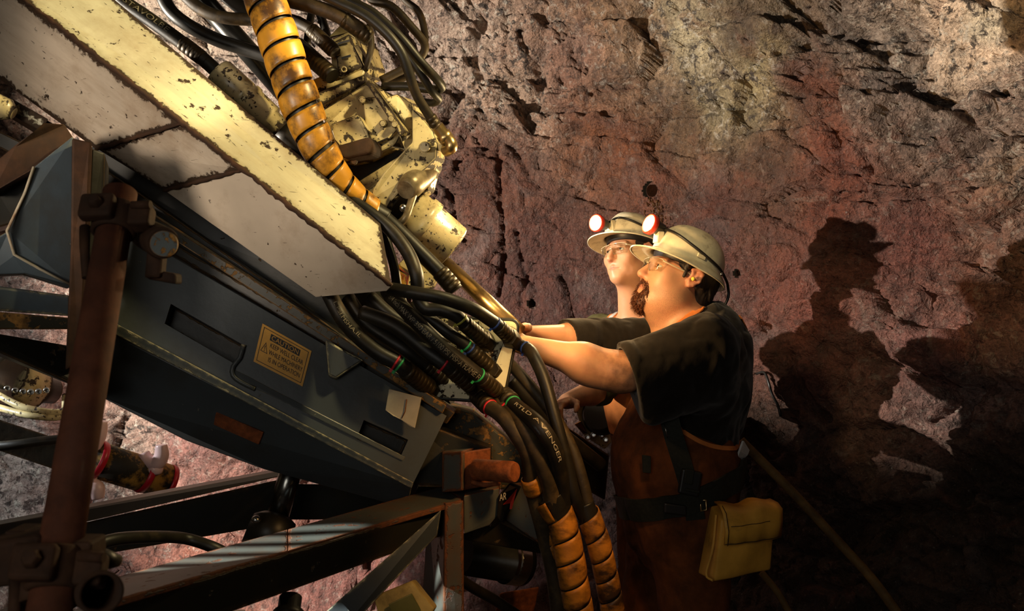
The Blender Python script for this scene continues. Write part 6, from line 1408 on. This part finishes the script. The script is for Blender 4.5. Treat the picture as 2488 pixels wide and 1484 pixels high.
tp = [(P(1735, 1222, 2.240), P(1870, 1206, 2.320)), (P(1748, 1232, 2.185), P(1890, 1216, 2.250)), (P(1757, 1250, 2.133), P(1902, 1232, 2.217)), (P(1764, 1290, 2.125), P(1903, 1268, 2.209)), (P(1762, 1326, 2.127), P(1899, 1306, 2.213))]
ids = [q.vs([a.lerp(c, i / 12) + Vector((0, -.006 * math.sin(math.pi * i / 12) - .003 * math.sin(i * 1.7 + k), .006 * math.sin(i * .9 + 1) * (k < 3))) for i in range(13)]) for k, (a, c) in enumerate(tp)]
for k in range(4):
    for i in range(12): q.face((ids[k][i], ids[k][i + 1], ids[k + 1][i + 1], ids[k + 1][i]), None, None, True)
q.build('flap', M['pouch'], po, solid=.004)
sp = lambda k, i, off=0: Vector(q.v[ids[k][i]]) + Vector((0, -.004 + off, 0))
s_ = MB(); s_.tube([sp(4, i) + Vector((0, 0, .004)) for i in range(13)], .0011, 6); s_.build('flap_stitching', M['stitch'], po)
s_ = MB(); s_.tube([sp(3, i) + Vector((0, .0005, .010)) for i in range(1, 10)], .0008, 6); s_.build('seam', M['stitch'], po)
s_ = MB(); s_.tube([sp(k, 0) + Vector((.006, 0, 0)) for k in range(1, 5)], .0010, 6); s_.build('side_stitching', M['stitch'], po)
s_ = MB(); s_.tube(spline([P(1740, 1250, 2.170), P(1732, 1330, 2.160), P(1716, 1394, 2.157), P(1732, 1410, 2.140)], .006), .0035, 8); s_.build('piping', M['pouch'], po)

# ---------------------------------------------------------------- young man behind
yo = thing('person', 'young clean shaven man behind, white hard hat, olive shirt under orange braces', 'person', (.46, 3.05, 0))
hy = Head(a_(P(1530, 620, 2.95)), math.radians(180 + 40), math.radians(8), -.15, .95)
NBy = a_(P(1545, 778, 3.0)); CHy = a_(P(1578, 880, 3.02)); PELy = a_(P(1618, 1190, 3.06))
fy = V_(-.67, -.74, 0); ry_ = V_(-.74, .67, 0)      # to his right
SRy = a_(P(1550, 815, 3.0)) + ry_ * .175; SLy = a_(P(1550, 815, 3.0)) - ry_ * .175
ERy, WRy = a_(P(1470, 942, 2.86)), a_(P(1378, 974, 2.62)); ELy, WLy = SLy + V_(.09, .06, -.27), SLy + V_(.07, .07, -.50)
HRy, HLy = PELy + ry_ * .09, PELy - ry_ * .09
F = Field(axis(.02, .72, (.30, .56), .0026, .0050), axis(2.44, 3.34, (2.80, 3.08), .0026, .0050), axis(-.02, 1.94, (1.55, 1.85), .0026, .0065))
hy.build(F, -.004)
F.cap(hy.p(0, -.020, -.07), NBy, .052, .056, .03); F.cap(hy.p(0, .0, -.08), NBy + fy * .03, .038, .042, .03)
F.ell(CHy, (.145, .135, .20), None, .05); F.ell(CHy + V_(.03, 0, -.22), (.125, .12, .18), None, .06); F.ell(PELy, (.14, .14, .13), None, .06)
F.cap(NBy + V_(0, 0, -.03), SRy, .05, .052, .04); F.cap(NBy + V_(0, 0, -.03), SLy, .05, .052, .04)
for S_, E_, W_ in ((SRy, ERy, WRy), (SLy, ELy, WLy)):
    F.cap(S_, E_, .05, .042, .03); F.cap(E_, E_ + (W_ - E_) * .4, .042, .040, .02); F.cap(E_ + (W_ - E_) * .4, W_, .040, .026, .02)
hand(F, WRy, a_(P(1330, 996, 2.50)) - WRy, (0, -.5, -.8), (0, -1, .5), .8, .18)
hand(F, WLy, (-.1, -.1, -1), (-.7, -.3, 0), (-.7, -.7, 0), .35, .18)
for H_ in (HRy, HLy):
    K_ = V_(H_[0] - .02, H_[1] - .02, .50); A_ = V_(H_[0], H_[1], .09); F.cap(H_, K_, .085, .056, .05); F.cap(K_, A_, .055, .04, .03); F.cap(A_ + V_(0, 0, -.05), A_ + fy * .16 + V_(0, 0, -.06), .038, .032, .03)
v, fc = F.mesh(); tn = hy.tone(v, 0.0); tn[:, 2] = .5 * (v[:, 2] < 1.35)
np_mesh('body', v, fc, M['skin_y'], yo, tn, 1)
hy.eyes(yo, (.1, 1, .12)); helmet(hy, yo, V_(-.72, -.68, .06), 22, (.066, .036, .030), .055, -.07, .066, -.012); glasses(hy, yo)
F = Field(axis(.28, .60, (0, 1), .004, .004), axis(2.76, 3.14, (2, 4), .004, .004), axis(1.56, 1.90, (1, 2), .004, .004))
F.ell(hy.p(0, -.022, .034), np.array((.080, .102, .090)) * hy.k, hy.R, .01); F.ell(hy.p(0, -.072, -.030), np.array((.060, .042, .06)) * hy.k, hy.R, .03); F.plane(hy.p(0, .040, .03), hy.d(0, 1, .25))
v, fc = F.mesh(); np_mesh('hair', v, fc, M['hair_dark'], yo)
# olive work shirt, open over a sage tee
F = Field(axis(.10, .80, (0, 0), .0055, .0055), axis(2.60, 3.40, (0, 0), .0055, .0055), axis(.95, 1.58, (0, 0), .0055, .0055))
F.ell(CHy, (.168, .155, .215), None, .05); F.ell(CHy + V_(.03, 0, -.22), (.15, .14, .2), None, .06)
F.cap(NBy + V_(0, 0, -.05), SRy, .062, .072, .04); F.cap(NBy + V_(0, 0, -.05), SLy, .062, .072, .04)
F.cap(SRy, ERy + (WRy - ERy) * .12, .070, .055, .03); F.cap(SLy, ELy, .07, .06, .03); F.cap(ELy, WLy, .058, .048, .03)
folds(F, .006, 14, 44); F.cap(NBy + fy * .03 + V_(0, 0, .0), NBy + fy * .05 + V_(0, 0, .1), .062, .09, .01, 's'); F.cap(NBy + fy * .12 + V_(0, 0, -.05), NBy + fy * .06 + V_(0, 0, .05), .045, .05, .01, 's')
v, fc = F.mesh(); ysh = np_mesh('work_shirt', v, fc, M['shirt_green'], yo, None, 1)
F = Field(axis(.10, .80, (0, 0), .006, .006), axis(2.60, 3.40, (0, 0), .006, .006), axis(1.0, 1.56, (0, 0), .006, .006))
F.ell(CHy, (.157, .147, .20), None, .05); F.cap(NBy + V_(0, 0, -.05), NBy + V_(0, 0, -.012), .066, .064, .03); F.cap(NBy + V_(0, 0, .0), NBy + V_(0, 0, .1), .056, .07, .008, 's')
v, fc = F.mesh(); ytee = np_mesh('tee', v, fc, M['tee_green'], yo, None, 1)
F = Field(axis(.14, .84, (0, 0), .006, .006), axis(2.70, 3.40, (0, 0), .006, .006), axis(.0, 1.34, (0, 0), .006, .007))
F.ell(CHy + V_(.03, 0, -.24), (.170, .160, .21), None, .06); F.ell(PELy, (.165, .165, .15), None, .06); F.ell(CHy + fy * .02 + V_(0, 0, -.1), (.165, .155, .2), None, .05)
for H_ in (HRy, HLy):
    K_ = V_(H_[0] - .02, H_[1] - .02, .50); A_ = V_(H_[0], H_[1], .09); F.cap(H_, K_, .11, .085, .06); F.cap(K_, A_ + V_(0, 0, -.03), .082, .075, .04)
folds(F, .007, 9, 55, (1.2, 1.2, .55)); F.plane(V_(.4, 3, 1.30), (.25, .25, 1)); f_all = F.f.copy()
F.plane(V_(0, 0, 1.08), (0, 0, -1)); v, fc = F.mesh(); np_mesh('bib', v, fc, M['bib_orange'], yo, None, 1)
F.f = f_all; F.plane(V_(0, 0, 1.081), (0, 0, 1)); v, fc = F.mesh(); np_mesh('trousers', v, fc, M['bib'], yo, None, 1)  # trousers coloured darker than the bib, shade painted in
for sgn_ in (1, -1):
    b0 = NBy + ry_ * .085 * sgn_
    pts = [Vector(b0 + fy * .168 + V_(0, 0, -.24)), Vector(b0 + fy * .150 + V_(0, 0, -.12)), Vector(b0 + fy * .085 + V_(0, 0, -.018)), Vector(b0 - fy * .0 + V_(0, 0, .035)), Vector(b0 - fy * .12 + V_(0, 0, -.06))]
    cling(pts, .046, [ysh, ytee], M['bib_orange'], 'brace', yo)
    cling(pts, .018, [ysh, ytee], M['reflective'], 'reflective_strip', yo, .006)
for H_ in (HRy, HLy):
    A_ = V_(H_[0], H_[1], .09)
    F = Field(axis(A_[0] - .24, A_[0] + .12, (0, 0), .007, .007), axis(A_[1] - .26, A_[1] + .1, (0, 0), .007, .007), axis(-.03, .22, (0, 0), .007, .007))
    F.cap(A_ + V_(0, 0, .06), A_ + V_(0, 0, -.03), .060, .056, .03); F.cap(A_ + V_(0, 0, -.045), A_ + fy * .16 + V_(0, 0, -.05), .048, .044, .04); F.plane(V_(0, 0, .002), (0, 0, -1))
    v, fc = F.mesh(); np_mesh('boot', v, fc, M['black'], yo)
